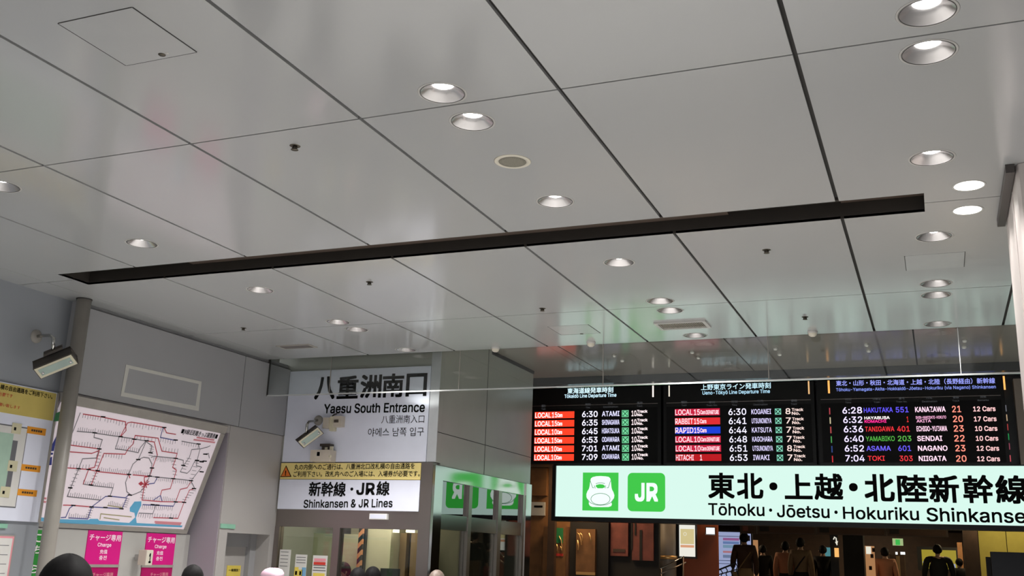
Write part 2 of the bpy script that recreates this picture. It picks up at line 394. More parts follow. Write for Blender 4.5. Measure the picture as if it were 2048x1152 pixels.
# long dark slot in the ceiling
x0, x1, y0, y1 = SLOT
sl = thing('shutter_slot', 'long black-brown recessed slot running slantwise across the grey panelled ceiling', 'ceiling slot', ((x0+x1)/2, (y0+y1)/2, HC))
MB().box(x0-.02, x1+.02, y0-.015, y0, HC+.002, HC+.16).box(x0-.02, x1+.02, y1, y1+.015, HC+.002, HC+.16).box(x0-.02, x0, y0, y1, HC+.002, HC+.16).box(x1, x1+.02, y0, y1, HC+.002, HC+.16).build('side_lining', MT['slot'], sl)
MB().box(x0, x0+1.25, y0, y1, HC+.13, HC+.15).box(x1-1.35, x1-.55, y0, y1, HC+.13, HC+.15).build('end_plate', MT['slot'], sl)
MB().box(x0+1.25, x1-1.35, y0, y1, HC+.11, HC+.15).box(x1-.55, x1, y0, y1, HC+.12, HC+.15).build('shutter_leaf', MT['slot2'], sl)
MB().box(x0+1.2, x1-.02, y0+.22, y0+.235, HC+.095, HC+.12).build('guide_rail', MT['slot2'], sl)
# higher ceiling beyond the curtain
polys = []
hx = [-8.3, -7.06, -4.751, -2.453, -.15, 2.15, 4.45, 6.75]
for i in range(len(hx)-1): polys.append([(hx[i]+.01, YE+.01), (hx[i+1]-.01, YE+.01), (hx[i+1]-.01, 15.38), (hx[i]+.01, 15.38)])
struct('ceiling_beyond', curve_sheet(polys, HH, .02), MT['ceilhigh'])
struct('ceiling_beyond_plenum', MB().box(-8.4, 6.8, YE-.1, 16, HH+.06, HH+.12).box(-8.4, 6.8, YE-.06, YE, HC+.02, HH+.06), MT['plenum'])

# left wall
YN0, YN1 = 7.70, 10.35    # ticket machine niche
ZL = R_(1.45)             # underside of the upper wall panels
wf = MB().box(XF-.2, XF, -6, YN0, 0, HC+.02)
struct('wall_left', wf, MT['wallblue'])
mb = MB().box(XW-.5, XW+.02, YN0, 10.49, ZL, HC-.05).box(XW-.5, XW+.02, 10.505, YK, ZL, HC-.05).box(XW-.5, XW-.03, YN0, YK, HC-.05, HC+.02)
struct('wall_left_upper', mb, MT['wall'])
struct('trim_1', MB().box(XW-.02, XW+.012, YN0, YK, HC-.05, HC-.044), MT['seam'])
mb = MB().box(XW-.5, XW, YN0, YN1+.005, ZL-.1, ZL-.006).box(XW-.5, XW, YN1+.012, 10.52, 0, ZL-.006).box(XW-.5, XW, 11.40, YK, 0, ZL-.006).box(XW-.5, XW, 10.52, 11.40, R_(.147), ZL-.006)
struct('wall_left_lower', mb, MT['walllow'])
struct('wall_left_niche', MB().box(XW-.75, XW-.02, YN1-.0, YN1+.012, 0, ZL-.1).box(XW-.75, XF-.2, YN0-.03, YN0, 0, ZL-.1).box(XW-.9, XW-.55, YN0, YN1, 0, ZL-.1), MT['niche'])
d1 = struct('door_1', MB().box(XW-.32, XW-.27, 10.52, 11.40, 0, R_(-.02)), MT['walllow'])
MB().box(XW-.3, XW-.24, 10.52, 11.40, R_(-.02), R_(.147)).build('door_header', MT['wall'], d1)
MB().box(XW-.27, XW-.2, 11.28, 11.40, 0, R_(.147)).build('door_jamb', MT['wall'], d1)

# office block
struct('wall_back', MB().box(-8.3, XK, YK, YK+.12, R_(1.095), HH), MT['blockwall'])
struct('wall_block_side', MB().box(XK-.12, XK, YK+.121, YK2, R_(1.066), HH), MT['blockwall'])
struct('wall_block_rear', MB().box(-8.6, XK-.121, YK2-.1, YK2, 0, HH), MT['blockwall'])
struct('wall_block_left', MB().box(-8.8, -8.62, YK, YK2, 0, HH), MT['blockwall'])
sm_ = MB()
for y in (12.99,): sm_.box(XK-.01, XK+.002, y-.006, y+.006, R_(1.065), HH)
for zz in (1.475,): sm_.box(XK-.01, XK+.0015, YK, YK2, R_(zz)-.004, R_(zz)+.004)
sm_.box(XK-.02, XK+.015, 13.1, YK2, HH-.05, HH)
struct('trim_2', sm_, MT['seam'])
struct('trim_3', MB().box(-5.93, XK, YK-.012, YK, R_(1.1), HC+.4), MT['trimwhite'])
# far bulkhead carrying boards and sign
struct('wall_far', MB().box(-6.6, 6.7, 15.39, 16.2, R_(2.72), HH).box(-6.6, 6.7, 15.96, 16.2, R_(1.463), R_(2.72)).box(-5.72, 6.7, 16.06, 16.2, R_(.6), R_(1.463)), MT['fascia'])
struct('wall_far_right', MB().box(1.09, 6.7, 15.72, 15.95, R_(1.46), R_(2.655)), MT['brownwall'])
struct('wall_right', MB().box(8.6, 8.8, -6, 38, 0, 5), MT['wall'])

# ------------------------------------------------------------------ ceiling fittings
HCb = HC
def make_downlight(x, y, label):
    t = thing('downlight', label, 'ceiling light', (x, y, HCb), 'recessed silver downlights in three rows')
    c = (x, y, HCb)
    MB().lathe(c, [(.1215, -.002), (.132, -.002), (.135, 0), (.1215, 0)], 48, True).build('trim_ring', MT['ring'], t)
    MB().lathe(c, [(.1185, -.003), (.1215, -.003), (.1215, .010), (.1185, .010)], 48, True).build('gasket', MT['linedark'], t)
    MB().lathe(c, [(.1185, -.001), (.106, .008), (.080, .028), (.052, .050), (.052, .062), (.1185, .062)], 48).build('reflector', MT['alu'], t)
    l = MB().lathe(c, [(.0515, .050), (.045, .044), (.034, .039), (.018, .0365), (.001, .036)], 32).build('lamp', MT['lamp'], t)
    return t
def lamp_light(x, y, name='downlight_beam', r=.05, dz=.03, watts=None):
    L = bpy.data.lights.new(name, 'SPOT'); L.energy = watts or SPOT_W; L.spot_size = math.radians(126); L.spot_blend = .8; L.shadow_soft_size = .05
    L.color = (1, .975, .945)
    o = bpy.data.objects.new(name, L); o.location = (x, y, HCb+dz); COL.objects.link(o)
labA = ['silver downlight cut by the top edge of the photo in the right-hand row',
        'silver downlight just behind the first cross groove in the right-hand row',
        'silver downlight standing alone in front of the dark slot in the right-hand row',
        'silver downlight behind the dark slot by the small square hatch near the pillar',
        'silver downlight in front of the far cross groove in the right-hand row',
        'silver downlight just behind the far cross groove in the right-hand row',
        'silver downlight last in the right-hand row, against the glass curtain']
labB = ['glaring silver downlight in front of the first cross groove in the middle row',
        'silver downlight behind the first cross groove in the middle row, beside the round speaker',
        'silver downlight between round speaker and dark slot in the middle row',
        'silver downlight first behind the dark slot in the middle row',
        'silver middle-row downlight in front of the far cross groove',
        'silver downlight between far cross groove and slatted vent in the middle row',
        'silver downlight just behind the slatted vent at the glass curtain']
labC = ['silver downlight cut by the left edge of the photo',
        'silver downlight in front of the left end of the dark slot',
        'silver downlight first behind the dark slot in the left-hand row',
        'silver downlight in front of the far cross groove in the left-hand row',
        'silver downlight just behind the far cross groove in the left-hand row',
        'silver downlight above the entrance sign, last in the left-hand row']
proto = None
for pts, labs in ((DL_A, labA), (DL_B, labB), (DL_C, labC)):
    for (x, y), lb in zip(pts, labs):
        if proto is None: proto = make_downlight(x, y, lb)
        else:
            c = copy_tree(proto); c.location = (x, y, HCb); c['label'] = lb
        lamp_light(x, y, watts=SPOT_W*(.56 if pts is DL_A else 1.42 if pts is DL_B else 1.25))
for (x, y), lb in zip(FL, ['bright white flush round lamp in front of the groove beside the pillar', 'bright white flush round lamp behind the groove beside the pillar']):
    t = thing('flush_lamp', lb, 'ceiling light', (x, y, HC), 'flush white lamps by the pillar')
    MB().lathe((x, y, HC), [(.0895, -.003), (.1, -.003), (.102, 0), (.0895, 0)], 40, True).build('trim_ring', MT['ring'], t)
    MB().disc((x, y, HC-.001), .0895, 40).build('diffuser', MT['diffuser'], t)
    lamp_light(x, y, 'flush_lamp_beam', .08, -.01, SPOT_W*.15)
x, y = SPK
t = thing('ceiling_speaker', 'round grey mesh speaker set flush in the ceiling between two middle downlights', 'speaker', (x, y, HC))
MB().lathe((x, y, HC), [(.088, -.004), (.112, -.004), (.118, 0), (.088, 0)], 40, True).build('trim_ring', MT['cream'], t)
MB().lathe((x, y, HC), [(0.001, -.006), (.06, -.005), (.09, -.003), (.09, .01)], 40).build('grille', MT['mesh'], t)
# sprinklers
def sprinkler(px, py, lb, k=1.0):
    p = atZ(px, py, HC); t = thing('sprinkler', lb, 'sprinkler', p, 'small sprinkler heads in the ceiling')
    MB().lathe(p, [(.002, -.004*k), (.028*k, -.004*k), (.034*k, 0)], 24).build('escutcheon', MT['brass'], t)
    MB().tube([p+Vector((0, 0, -.002)), p+Vector((0, 0, -.018*k))], .013*k, 10).tube([p+Vector((.016*k, 0, -.008)), p+Vector((.008*k, 0, -.026*k))], .005*k, 6).tube([p+Vector((-.016*k, 0, -.008)), p+Vector((-.008*k, 0, -.026*k))], .005*k, 6).build('nozzle', MT['brass'], t)
    MB().lathe(p, [(.001, -.029*k), (.020*k, -.028*k), (.024*k, -.025*k), (.001, -.024*k)], 16).build('deflector', MT['brass'], t)
for px, py, lb in ((590, 292, 'dark sprinkler in front of the dark slot, left of the round speaker'), (739, 564, 'dark sprinkler behind the dark slot above the black entrance lettering'),
                   (1085, 617, 'dark sprinkler by the far cross groove, left of the green reflection'), (1533, 500, 'dark sprinkler behind the dark slot, left of the pillar'),
                   (1610, 634, 'dark sprinkler nearest the glass curtain, right of the slatted vent'), (487, 656, 'tiny dark sprinkler above the left wall panels')):
    sprinkler(px, py, lb, 1.0)
# hatches
def hatch(x0, x1, y0, y1, lb, latch, edges, name='access_hatch'):
    t = thing(name, lb, 'hatch', ((x0+x1)/2, (y0+y1)/2, HC), 'square access hatches in the ceiling')
    MB().box(x0, x1, y0, y1, HC-.0025, HC).build('panel', MT['hatch'], t)
    e = .005; m = MB()
    for k in edges:
        if k == 'l': m.box(x0-e, x0, y0, y1, HC-.003, HC)
        if k == 'r': m.box(x1, x1+e, y0, y1, HC-.003, HC)
        if k == 'n': m.box(x0, x1, y0-e*.6, y0, HC-.003, HC)
        if k == 'f': m.box(x0, x1, y1, y1+e*.6, HC-.003, HC)
    m.build('frame_gap', MT['linedark'], t)
    if latch:
        MB().lathe((latch[0], latch[1], HC-.003), [(.001, -.004), (.017, -.003), (.019, 0)], 16).build('latch', MT['brass'], t)
        MB().lathe((latch[0]+.035, latch[1]-.005, HC-.003), [(.001, -.002), (.010, -.0015), (.012, 0)], 16).build('keyhole', MT['ring'], t)
hatch(-3.767, -3.314, 3.193, 3.647, 'square access hatch at the top left of the ceiling', (-3.50, 3.61), 'lrnf')
hatch(-.117, .317, 8.26, 8.69, 'square access hatch in the ceiling just left of the pillar', None, 'lr')
hatch(-3.772, -3.322, 9.985, 10.419, 'square access hatch lit green by the reflection near the glass curtain', (-3.53, 10.40), 'lrf')
# slatted vents
def vent(x0, x1, y0, y1, lb, frame, drop=.02):
    t = thing('air_vent', lb, 'vent', ((x0+x1)/2, (y0+y1)/2, HC))
    b = .035
    MB().box(x0, x1, y0, y0+b, HC-drop, HC).box(x0, x1, y1-b, y1, HC-drop, HC).box(x0, x0+b, y0+b, y1-b, HC-drop, HC).box(x1-b, x1, y0+b, y1-b, HC-drop, HC).build('frame', frame, t)
    MB().box(x0+b, x1-b, y0+b, y1-b, HC-.002, HC-.001).build('backing', MT['blk'], t)
    m = MB(); n = 26
    for i in range(n):
        xx = x0+b+(x1-x0-2*b)*(i+.5)/n; m.obox(Vector((xx, (y0+y1)/2, HC-.009)), Vector((.0016, 0, .0028)), Vector((0, (y1-y0)/2-b, 0)), Vector((.001, 0, -.0008)))
    m.build('slats', MT['cream'] if frame is MT['ring'] else MT['steeldark'], t)
vent(-2.622, -2.085, 10.045, 10.367, 'white-framed slatted air vent in the ceiling before the glass curtain', MT['ring'])
vent(-7.44, -6.96, 10.20, 10.40, 'dark slatted air vent in the ceiling above the left corner', MT['frame'], .008)
# smoke detectors
for px, py, lb in ((1182, 688, 'domed smoke detector at the ceiling edge left of the slatted vent'), (1625, 667, 'pale domed smoke detector at the ceiling edge above the middle board'), (991, 699, 'small white dome shaped for a pale reflection at the ceiling edge above the office corner')):
    p = atZ(px, py-4, HC); p.y = min(p.y, YE-.08)
    t = thing('smoke_detector', lb, 'smoke detector', p, 'smoke detectors along the ceiling edge')
    MB().lathe(p, [(.052, 0), (.052, -.016), (.046, -.022)], 24).build('base', MT['ring'], t)
    MB().lathe(p, [(.046, -.020), (.040, -.042), (.022, -.055), (.001, -.057)], 24).build('dome', MT['cream'], t)
# small spots on the higher ceiling
names = ['leftmost', 'second from the left', 'third from the left', 'fourth from the left', 'rightmost']
for i, x in enumerate((-4.163, -3.035, -1.9, -.732, .442)):
    for j, y in enumerate((13.74, 14.14)):
        t = thing('spotlight', 'tiny white ceiling spotlight beyond the glass curtain, %s of the %s ones' % (names[i], 'nearer' if j == 0 else 'farther'), 'ceiling light', (x, y, HH), 'tiny spotlights above the boards')
        MB().lathe((x, y, HH), [(.024, 0), (.030, -.012), (.024, -.03), (.016, -.032)], 20).build('housing', MT['white'], t)
        MB().disc((x, y, HH-.031), .016, 20).build('lamp', MT['logo'], t)

# ------------------------------------------------------------------ glass smoke curtain
sg = thing('smoke_curtain', 'clear glass smoke curtain hanging along the ceiling edge in front of the boards', 'glass curtain', (-2, YE+.03, R_(1.89)))
gx_ = [XW+.025, -7.14, -5.30, -3.469, -1.602, .297, 2.2, 4.1]
zb, zt = R_(1.921), HC+.02
for i in range(len(gx_)-1):
    MB().box(gx_[i]+.003, gx_[i+1]-.003, YE+.02, YE+.028, zb, zt).build('glass_pane', MT['smoke'], sg)
MB().box(gx_[0], gx_[-1], YE+.014, YE+.034, zb-.012, zb+.004).build('bottom_rail', MT['rail'], sg)
for x in gx_[1:-1]: MB().box(x-.004, x+.004, YE+.019, YE+.029, zb, zt).build('joint', MT['frame'] if x < .2 else MT['rail'], sg)
MB().box(gx_[0]-.02, gx_[0]+.004, YE+.012, YE+.036, zb-.01, zt).build('end_channel', MT['linedark'], sg)

# ------------------------------------------------------------------ pole and pillar
p = atZ(167.6, 607, HC)*.98
t = thing('pole', 'round grey steel pole from floor to ceiling against the left wall', 'pole', (p.x, p.y, 0))
px, py = p.x, p.y
MB().tube([(px, py, 0), (px, py, 1.2), (px, py, HC)], .072, 32).build('shaft', MT['pole'], t)
MB().lathe((px, py, HC), [(.072, -.012), (.079, -.012), (.079, 0)], 32).build('top_collar', MT['linedark'], t)
t = thing('pillar', 'broad stone-clad pillar with a dark cap at the right edge', 'pillar', (1.15, 6.98, 0))
xl, yn, yf = .565, 6.42, 7.47
mb = MB(); ch = .05
loop = [(xl, yn+ch), (xl+ch*.35, yn+ch*.3), (xl+ch, yn), (1.75, yn), (1.75, yf), (xl, yf)]
mb.prism([Vector((a, b, 0)) for a, b in loop], Z_, HC-.002); mb.build('shaft', MT['pillar'], t)
MB().box(xl-.055, xl-.005, yn+.01, yf+.04, HC-.055, HC-.001).build('cap', MT['pillarcap'], t)
MB().box(xl-.004, xl, 6.78, 6.80, 0, HC-.056).build('joint_bead', MT['pillar'], t)

# ------------------------------------------------------------------ entrance sign wall
def sign_plate(name, label, cat, x0, x1, z0, z1, Y, mat, d=.03):
    t = thing(name, label, cat, ((x0+x1)/2, Y, z0))
    MB().box(x0, x1, Y-d, Y, z0, z1).build('panel', mat, t); return t
YS = YK-.02
t = thing('entrance_sign', 'tall white wall sign in black Japanese, English and Korean lettering', 'sign', (-7, YK, R_(1.09)))
MB().box(XW+.03, -5.935, YS, YK-.003, R_(1.1), R_(2.325)).build('panel', MT['signwhite'], t)
k = .40956
def e(cx, cy): return 420+k*cx, 680+k*cy
m = MB()
for ch_, cx0, cx1, cy, h in (('八', 513, 612, 234, 112), ('重', 622, 725, 231, 112), ('洲', 735, 838, 226, 114), ('南', 842, 947, 222, 116), ('口', 958, 1060, 219, 112)):
    a, b = e(cx0, cy+1), e(cx1, cy-1); tY(m, ch_, a[0], a[1], b[0], b[1], h*k, YS, .028)
m.build('japanese_lettering', MT['ink'], t)
m = MB(); a, b = e(557, 336), e(1050, 328); tY(m, 'Yaesu South Entrance', *a, *b, 48*k, YS, .016, tilt=True); m.build('english_lettering', MT['ink'], t)
m = MB(); a, b = e(838, 388), e(1047, 385); tY(m, '八重洲南入口', *a, *b, 40*k, YS, -.004, tilt=True); m.build('chinese_lettering', MT['ink'], t)
m = MB(); a, b = e(772, 451), e(1045, 447); tY(m, '야에스 남쪽 입구', *a, *b, 42*k, YS, -.004, tilt=True); m.build('korean_lettering', MT['ink'], t)
t = thing('notice_banner', 'yellow notice strip with a warning triangle under the entrance sign', 'sign', (-7, YK, R_(.87)))
YN = YK-.035
MB().box(XW+.03, -5.99, YN, YK-.008, R_(.875), R_(1.083)).build('panel', MT['yellow'], t)
m = MB(); a, b = e(412, 621), e(1000, 615); tY(m, '丸の内側へのご通行は、八重洲北口改札横の自由通路を', *a, *b, 29*k, YN, .012, tilt=True)
a, b = e(408, 655), e(1025, 652); tY(m, 'ご利用下さい。改札内へのご入場には、入場券が必要です。', *a, *b, 29*k, YN, .012, tilt=True); m.build('lettering', MT['ink'], t)
P = [atY(*e(*q), YN-.001) for q in ((343, 670), (398, 668), (372, 612))]
w_ = MB().prism(P, -Y_, .002).build('warning_triangle', MT['ink'], t)
c = sum(P, Vector())/3
MB().prism([c+(q-c)*.8+Vector((0, -.002, 0)) for q in P], -Y_, .002).build('triangle_fill', MT['orange'], w_)
m = MB(); m.text('!', c+Vector((0, -.006, 0)), X_, Z_, .018, .065, .02); m.build('exclamation_mark', MT['ink'], w_)
t = thing('line_sign', 'wide white sign for the train lines above the office window', 'sign', (-7, YK, R_(.48)))
MB().box(XW+.03, -5.99, YN, YK-.008, R_(.485), R_(.868)).build('panel', MT['signwhite'], t)
m = MB()
for bd, cx0, cx1, cy, h in (('新幹線', 484, 664, 728, 72), ('●', 686, 700, 728, 15), ('JR', 716, 806, 727, 60), ('線', 814, 878, 725, 70)):
    a, b = e(cx0, cy+.5), e(cx1, cy-.5); tY(m, bd, *a, *b, h*k, YN, .022 if bd != '●' else 0)
if True: pass; m.build('japanese_lettering', MT['ink'], t)
m = MB(); a, b = e(458, 800), e(892, 796); tY(m, 'Shinkansen & JR Lines', *a, *b, 42*k, YN, .014, tilt=True); m.build('english_lettering', MT['ink'], t)
# office frame
of = thing('ticket_office_window', 'steel-framed glazed front of the ticket office under the signs', 'window front', (-7, YK, 0))
MB().box(XW+.005, -5.985, YK-.004, YK+.09, R_(.262), R_(1.09)).build('header', MT['steeldark'], of)
MB().box(-5.985, XK-.022, YK-.03, YK+.136, 0, R_(1.09)).build('corner_post', MT['steeldark'], of)
MB().box(XW+.005, XW+.075, YK-.008, YK+.1, 0, R_(.262)).build('jamb', MT['steeldark'], of)
MB().box(-7.222, -7.118, YK-.01, YK+.1, 0, R_(.262)).build('mullion', MT['steeldark'], of)
MB().box(XW+.075, -7.222, YK+.03, YK+.04, .9, R_(.262)).build('glass_pane', MT['win'], of)
MB().box(-7.118, -5.985, YK+.03, YK+.04, .9, R_(.262)).build('glass_pane', MT['win'], of)
MB().box(XW+.075, -5.985, YK, YK+.1, 0, .9).build('apron', MT['steeldark'], of)
a = e(780, 848); b = e(865, 876)
t = thing('lamp_box', 'small white box lamp on the steel header above the office window', 'lamp', (atY(*e(822, 876), YK-.05)))
x0, x1, z0, z1 = rectY(a[0], a[1], b[0], b[1], YK-.05)
MB().box(x0, x1, YK-.06, YK-.007, z0, z1).build('housing', MT['white'], t)
MB().box(x0+.01, x1-.01, YK-.062, YK-.058, z0+.01, z1-.01).build('cover', MT['signwhite'], t)
# side glazing
sf = thing('side_glazing', 'steel-framed side windows of the office mirroring the green sign', 'window front', (XK, 13.1, 0))
MB().box(XK-.02, XK+.014, YK-.028, YK+.20, 0, R_(1.06)).build('near_post', MT['steel'], sf)
MB().box(XK-.1, XK+.03, 14.53, YK2, 0, R_(1.06)).build('far_post', MT['steel'], sf)
MB().box(XK-.08, XK+.012, YK+.20, 14.53, R_(.885), R_(1.06)).build('top_band', MT['steel'], sf)
MB().box(XK-.08, XK+.008, YK+.20, 14.53, R_(.285), R_(.472)).build('transom_band', MT['steelrough'], sf)
mu = [(12.50, 12.60), (13.50, 13.62), (14.44, 14.53)]
for a, b in mu: MB().box(XK-.09, XK+.02, a, b, 0, R_(.885)).build('mullion', MT['steeldark'], sf)
ys = [YK+.2]+[v for q in mu for v in q]
for a, b in ((ys[0], ys[1]), (ys[2], ys[3]), (ys[4], ys[5])):
    MB().box(XK-.03, XK-.022, a, b, R_(.472), R_(.885)).build('upper_pane', MT['mirrorwin'], sf)
    MB().box(XK-.03, XK-.022, a, b, .02, R_(.285)).build('lower_pane', MT['win'], sf)

# office inside
YO = 13.2
struct('ceiling_office', MB().box(-8.3, XK-.13, YK+.14, YK2-.1, R_(1.03), R_(1.06)), MT['offwall'])
struct('wall_office', MB().box(-8.29, -6.44, YO+.5, YO+.55, 0, R_(1.02)), MT['offwall'])
L = bpy.data.lights.new('office_light', 'AREA'); L.energy = 26; L.size = .9; L.color = (1, .93, .76); lo = bpy.data.objects.new('office_light', L); lo.location = (-7.2, 12.4, R_(.98)); COL.objects.link(lo)
def slab(name, label, cat, x0, y0, x1, y1, Y, d, mat, group=None):
    a, b, c, e_ = rectY(x0, y0, x1, y1, Y)
    return tag(MB().box(a, b, Y, Y+d, c, e_).build(name, mat, None, ((a+b)/2, Y, c)), label, cat, group)
t = thing('whiteboard', 'pale green board with dark handwriting behind the office window', 'board', atY(620, 1152, YO))
x0, x1, z0, z1 = rectY(573, 1066, 672, 1190, YO); MB().box(x0, x1, YO, YO+.04, z0, z1).build('panel', MT['offgreen'], t)
m = MB()
for q in ([(580, 1076), (588, 1076), (584, 1076), (583, 1084)], [(586, 1080), (590, 1083), (593, 1079)], [(597, 1079), (599, 1083), (602, 1078), (604, 1083), (607, 1079), (610, 1083)]): m.ribbon([atY(*v, YO-.002) for v in q], .014, -Y_)
m.build('handwriting', MT['inkgrey'], t)
slab('filing_cabinet', 'dark cabinet at the left end inside the office', 'cabinet', 546, 1058, 572, 1190, YO-.4, .38, MT['offdark'])
slab('partition', 'cream partition panel behind the striped pole', 'partition', 680, 1068, 716, 1200, YO, .05, MT['offwall'])
slab('tall_cupboard', 'tall cream cupboard in the middle of the office', 'cupboard', 727.5, 1052, 779, 1200, YO-.2, .45, MT['offwall'])
slab('locker', 'dark brown locker at the right end of the office', 'locker', 781, 1066, 796, 1200, YO+.27, .2, MT['wooddk'])
slab('curtain', 'beige hanging curtain at the right end of the office', 'curtain', 797, 1066, 810, 1200, YO+.05, .1, MT['khaki'])
slab('door_leaf', 'dark narrow door leaf behind the beige curtain', 'door', 810.5, 1066, 818, 1200, YO+.2, .1, MT['offdark'])
slab('back_panel', 'pale beige panel at the far right of the office', 'panel', 819, 1066, 846, 1200, YO+.1, .1, MT['khaki'])
for i, (a, b) in enumerate(((786, 796), (812, 827))):
    q = atY((a+b)/2, 1056, YO-.23)
    t = thing('office_lamp', ['small square lamp glowing at the top of the office, left of the pair', 'wider lamp glowing at the top of the office, right of the pair'][i], 'lamp', q, 'lamps in the office')
    slabY(MB(), a, 1056, b, 1065, YO-.25, .04).build('diffuser', MT['offlamp'], t)
    MB().tube([q, (q.x, q.y, R_(1.03))], .01, 8).build('hanger', MT['steel'], t)
t = thing('striped_pole', 'black and orange striped pole behind the office window', 'pole', atY(717, 1190, YO-.4))
x0, x1, z0, z1 = rectY(713, 1058, 721, 1200, YO-.4)
MB().box(x0, x1, YO-.4, YO-.36, z0, z1+.02).build('shaft', MT['blk'], t)
for i in range(8):
    zz = z1-.06-i*.145
    MB().prism([Vector((x0-.001, YO-.402, zz-.07)), Vector((x1+.001, YO-.402, zz)), Vector((x1+.001, YO-.402, zz+.07)), Vector((x0-.001, YO-.402, zz))], Y_, .043).build('stripe', MT['stripe_o'], t)
slab('black_upright', 'thin black upright right of the striped pole', 'post', 722, 1054, 727, 1200, YO-.3, .06, MT['blk'])
slab('monitor', 'dark grey monitor back standing on the office counter', 'monitor', 760, 1137, 796, 1165, YK+.5, .05, MT['monitor'])
# notices stuck inside the office window
def notice(lb, x0, y0, x1, y1, lines, name='notice'):
    Y = YK+.02; t = thing(name, lb, 'notice', atY((x0+x1)/2, y1, Y), 'paper notices on the office window')
    a, b, c, e_ = rectY(x0, y0, x1, y1, Y); MB().box(a, b, Y, Y+.006, c, e_).build('sheet', MT['paper'], t)
    for u0, u1, v0, v1, mat, nm in lines:
        MB().box(a+(b-a)*u0, a+(b-a)*u1, Y-.0015, Y, e_-(e_-c)*v1, e_-(e_-c)*v0).build(nm, MT[mat], t)
notice('plain paper notice at the left end of the office window', 557, 1099, 579, 1170, [(.1, .8, .06+.1*i, .075+.1*i, 'inkgrey', 'text_line') for i in range(5)])
notice('paper notice with a blue and yellow picture in the office window', 589, 1109, 612, 1170, [(.1, .9, .08+.09*i, .1+.09*i, 'inkgrey', 'text_line') for i in range(3)]+[(0, .35, .42, 1, 'paperyel', 'picture'), (.35, .7, .5, 1, 'paperyel', 'picture'), (.65, 1, .42, 1, 'paperblue', 'picture'), (.08, .25, .55, .68, 'ink', 'picture'), (.45, .6, .55, .68, 'ink', 'picture')])
notice('paper notice with red and yellow lines beside the office mullion', 624, 1111, 653, 1170, [(.1, .9, .1, .2, 'lpink', 'text_line'), (.08, .9, .22, .32, 'inkred', 'text_line'), (.05, .95, .33, .345, 'ink', 'text_line'), (.1, .9, .4, .43, 'inkgrey', 'text_line'), (.05, .95, .5, .52, 'ink', 'text_line'), (.1, .9, .6, .72, 'paperyel', 'text_line')])

# devices on the entrance sign and the left wall
def box_lamp(lb, mount, arm, C, a, b, c, nrm):
    t = thing('infrared_lamp', lb, 'camera lamp', mount, 'box-shaped camera lamps on bent arms')
    MB().lathe(mount, [(.001, .03), (.03, .03), (.066, .012), (.068, 0)], 24, axis=nrm).build('wall_plate', MT['frame'], t)
    MB().tube([mount+nrm*.022]+arm[1:], .017, 12).build('arm', MT['steel'], t)
    h = MB().bevbox(C, a, b, c, .008).build('housing', MT['camdark'], t)
    n = c.normalized()
    MB().obox(C+c+n*.004, a*1.0, b*1.0, n*.006).build('bezel', MT['camcream'], h)
    MB().obox(C+c+n*.009, a*.86, b*.62, n*.003).build('window', MT['camglass'], h)
    m = MB()
    for s_ in (-.75, .75): m.lathe(C+c+n*.012+a*s_-b*.2, [(.001, .006), (.012, .004), (.014, 0)], 12, axis=n)
    m.build('bolt', MT['alu'], h)
    MB().obox(arm[-1]-Z_*.005, a.normalized()*.09, Z_*.012, n*.03).build('bracket', MT['camdark'], t)
mt = atX(72, 673, XF)
d_ = 11.2
def near(px, py, depth): r = ray(px, py); return O+r*(depth/r.dot(CF))
dep = (mt-O).dot(CF)
A1 = near(84, 671, dep-.08); A2 = near(101, 671, dep-.22); A3 = near(107, 677, dep-.28); A4 = near(106, 700, dep-.3)
aa = (CR*.155+CU*.068+CF*.05); bb = (CR*-.02+CU*.046+CF*-.03); cc0 = aa.cross(bb).normalized()
if cc0.dot(CF) > 0: cc0 = -cc0
C_ = near(111, 725, dep-.25)
box_lamp('brown box lamp with glazed front on the left wall beside the pole', mt, [mt, A1, A2, A3, A4], C_, aa, bb, cc0*.085, X_)
mt = atY(637, 841, YS-.003); dep = (mt-O).dot(CF)
A1 = near(628, 842, dep-.1); A2 = near(618, 843, dep-.2); A3 = near(614, 849, dep-.25); A4 = near(613, 868, dep-.28)
aa = (CR*.115+CU*.085+CF*.05); bb = (CR*-.032+CU*.042+CF*-.02); cc0 = aa.cross(bb).normalized()
if cc0.dot(CF) > 0: cc0 = -cc0
C_ = near(619, 873, dep-.27)
box_lamp('brown box lamp with glazed front hanging before the entrance sign', mt, [mt, A1, A2, A3, A4], C_, aa, bb, cc0*.055, -Y_)
t = thing('sensor_box', 'beige twin sensor box under the word Yaesu on the entrance sign', 'sensor', atY(672, 862, YS))
def bx(m, x0, y0, x1, y1, Y, d): a, b, c, e_ = rectY(x0, y0, x1, y1, Y); return m.box(a, b, Y-d, Y-.002, c, e_)
bx(MB(), 654, 837, 665, 858, YS, .10).build('left_unit', MT['beige'], t)
bx(MB(), 665, 834, 674, 863, YS, .07).build('middle_unit', MT['camcream'], t)
bx(MB(), 675, 834, 690, 855, YS, .10).build('right_unit', MT['beige'], t)
bx(MB(), 677, 842, 685, 847, YS, .115).build('slot_mark', MT['camdark'], t)
MB().tube([atY(664, 833, YS-.02), atY(668, 829, YS-.03), atY(674, 827, YS-.01)], .008, 8).build('cable', MT['camdark'], t)
t = thing('router_box', 'cream box with a blue sticker standing on the yellow notice strip', 'device', atY(652, 924, YS-.05))
bx(MB(), 633, 902, 672, 925, YS, .15).build('case', MT['beige'], t)
bx(MB(), 634, 904, 639.5, 912, YS-.15, .002).build('sticker', MT['bluest'], t)
MB().lathe(atY(660, 913, YS-.15), [(.001, .004), (.02, .003), (.022, 0)], 20, axis=-Y_).build('dial', MT['camcream'], t)
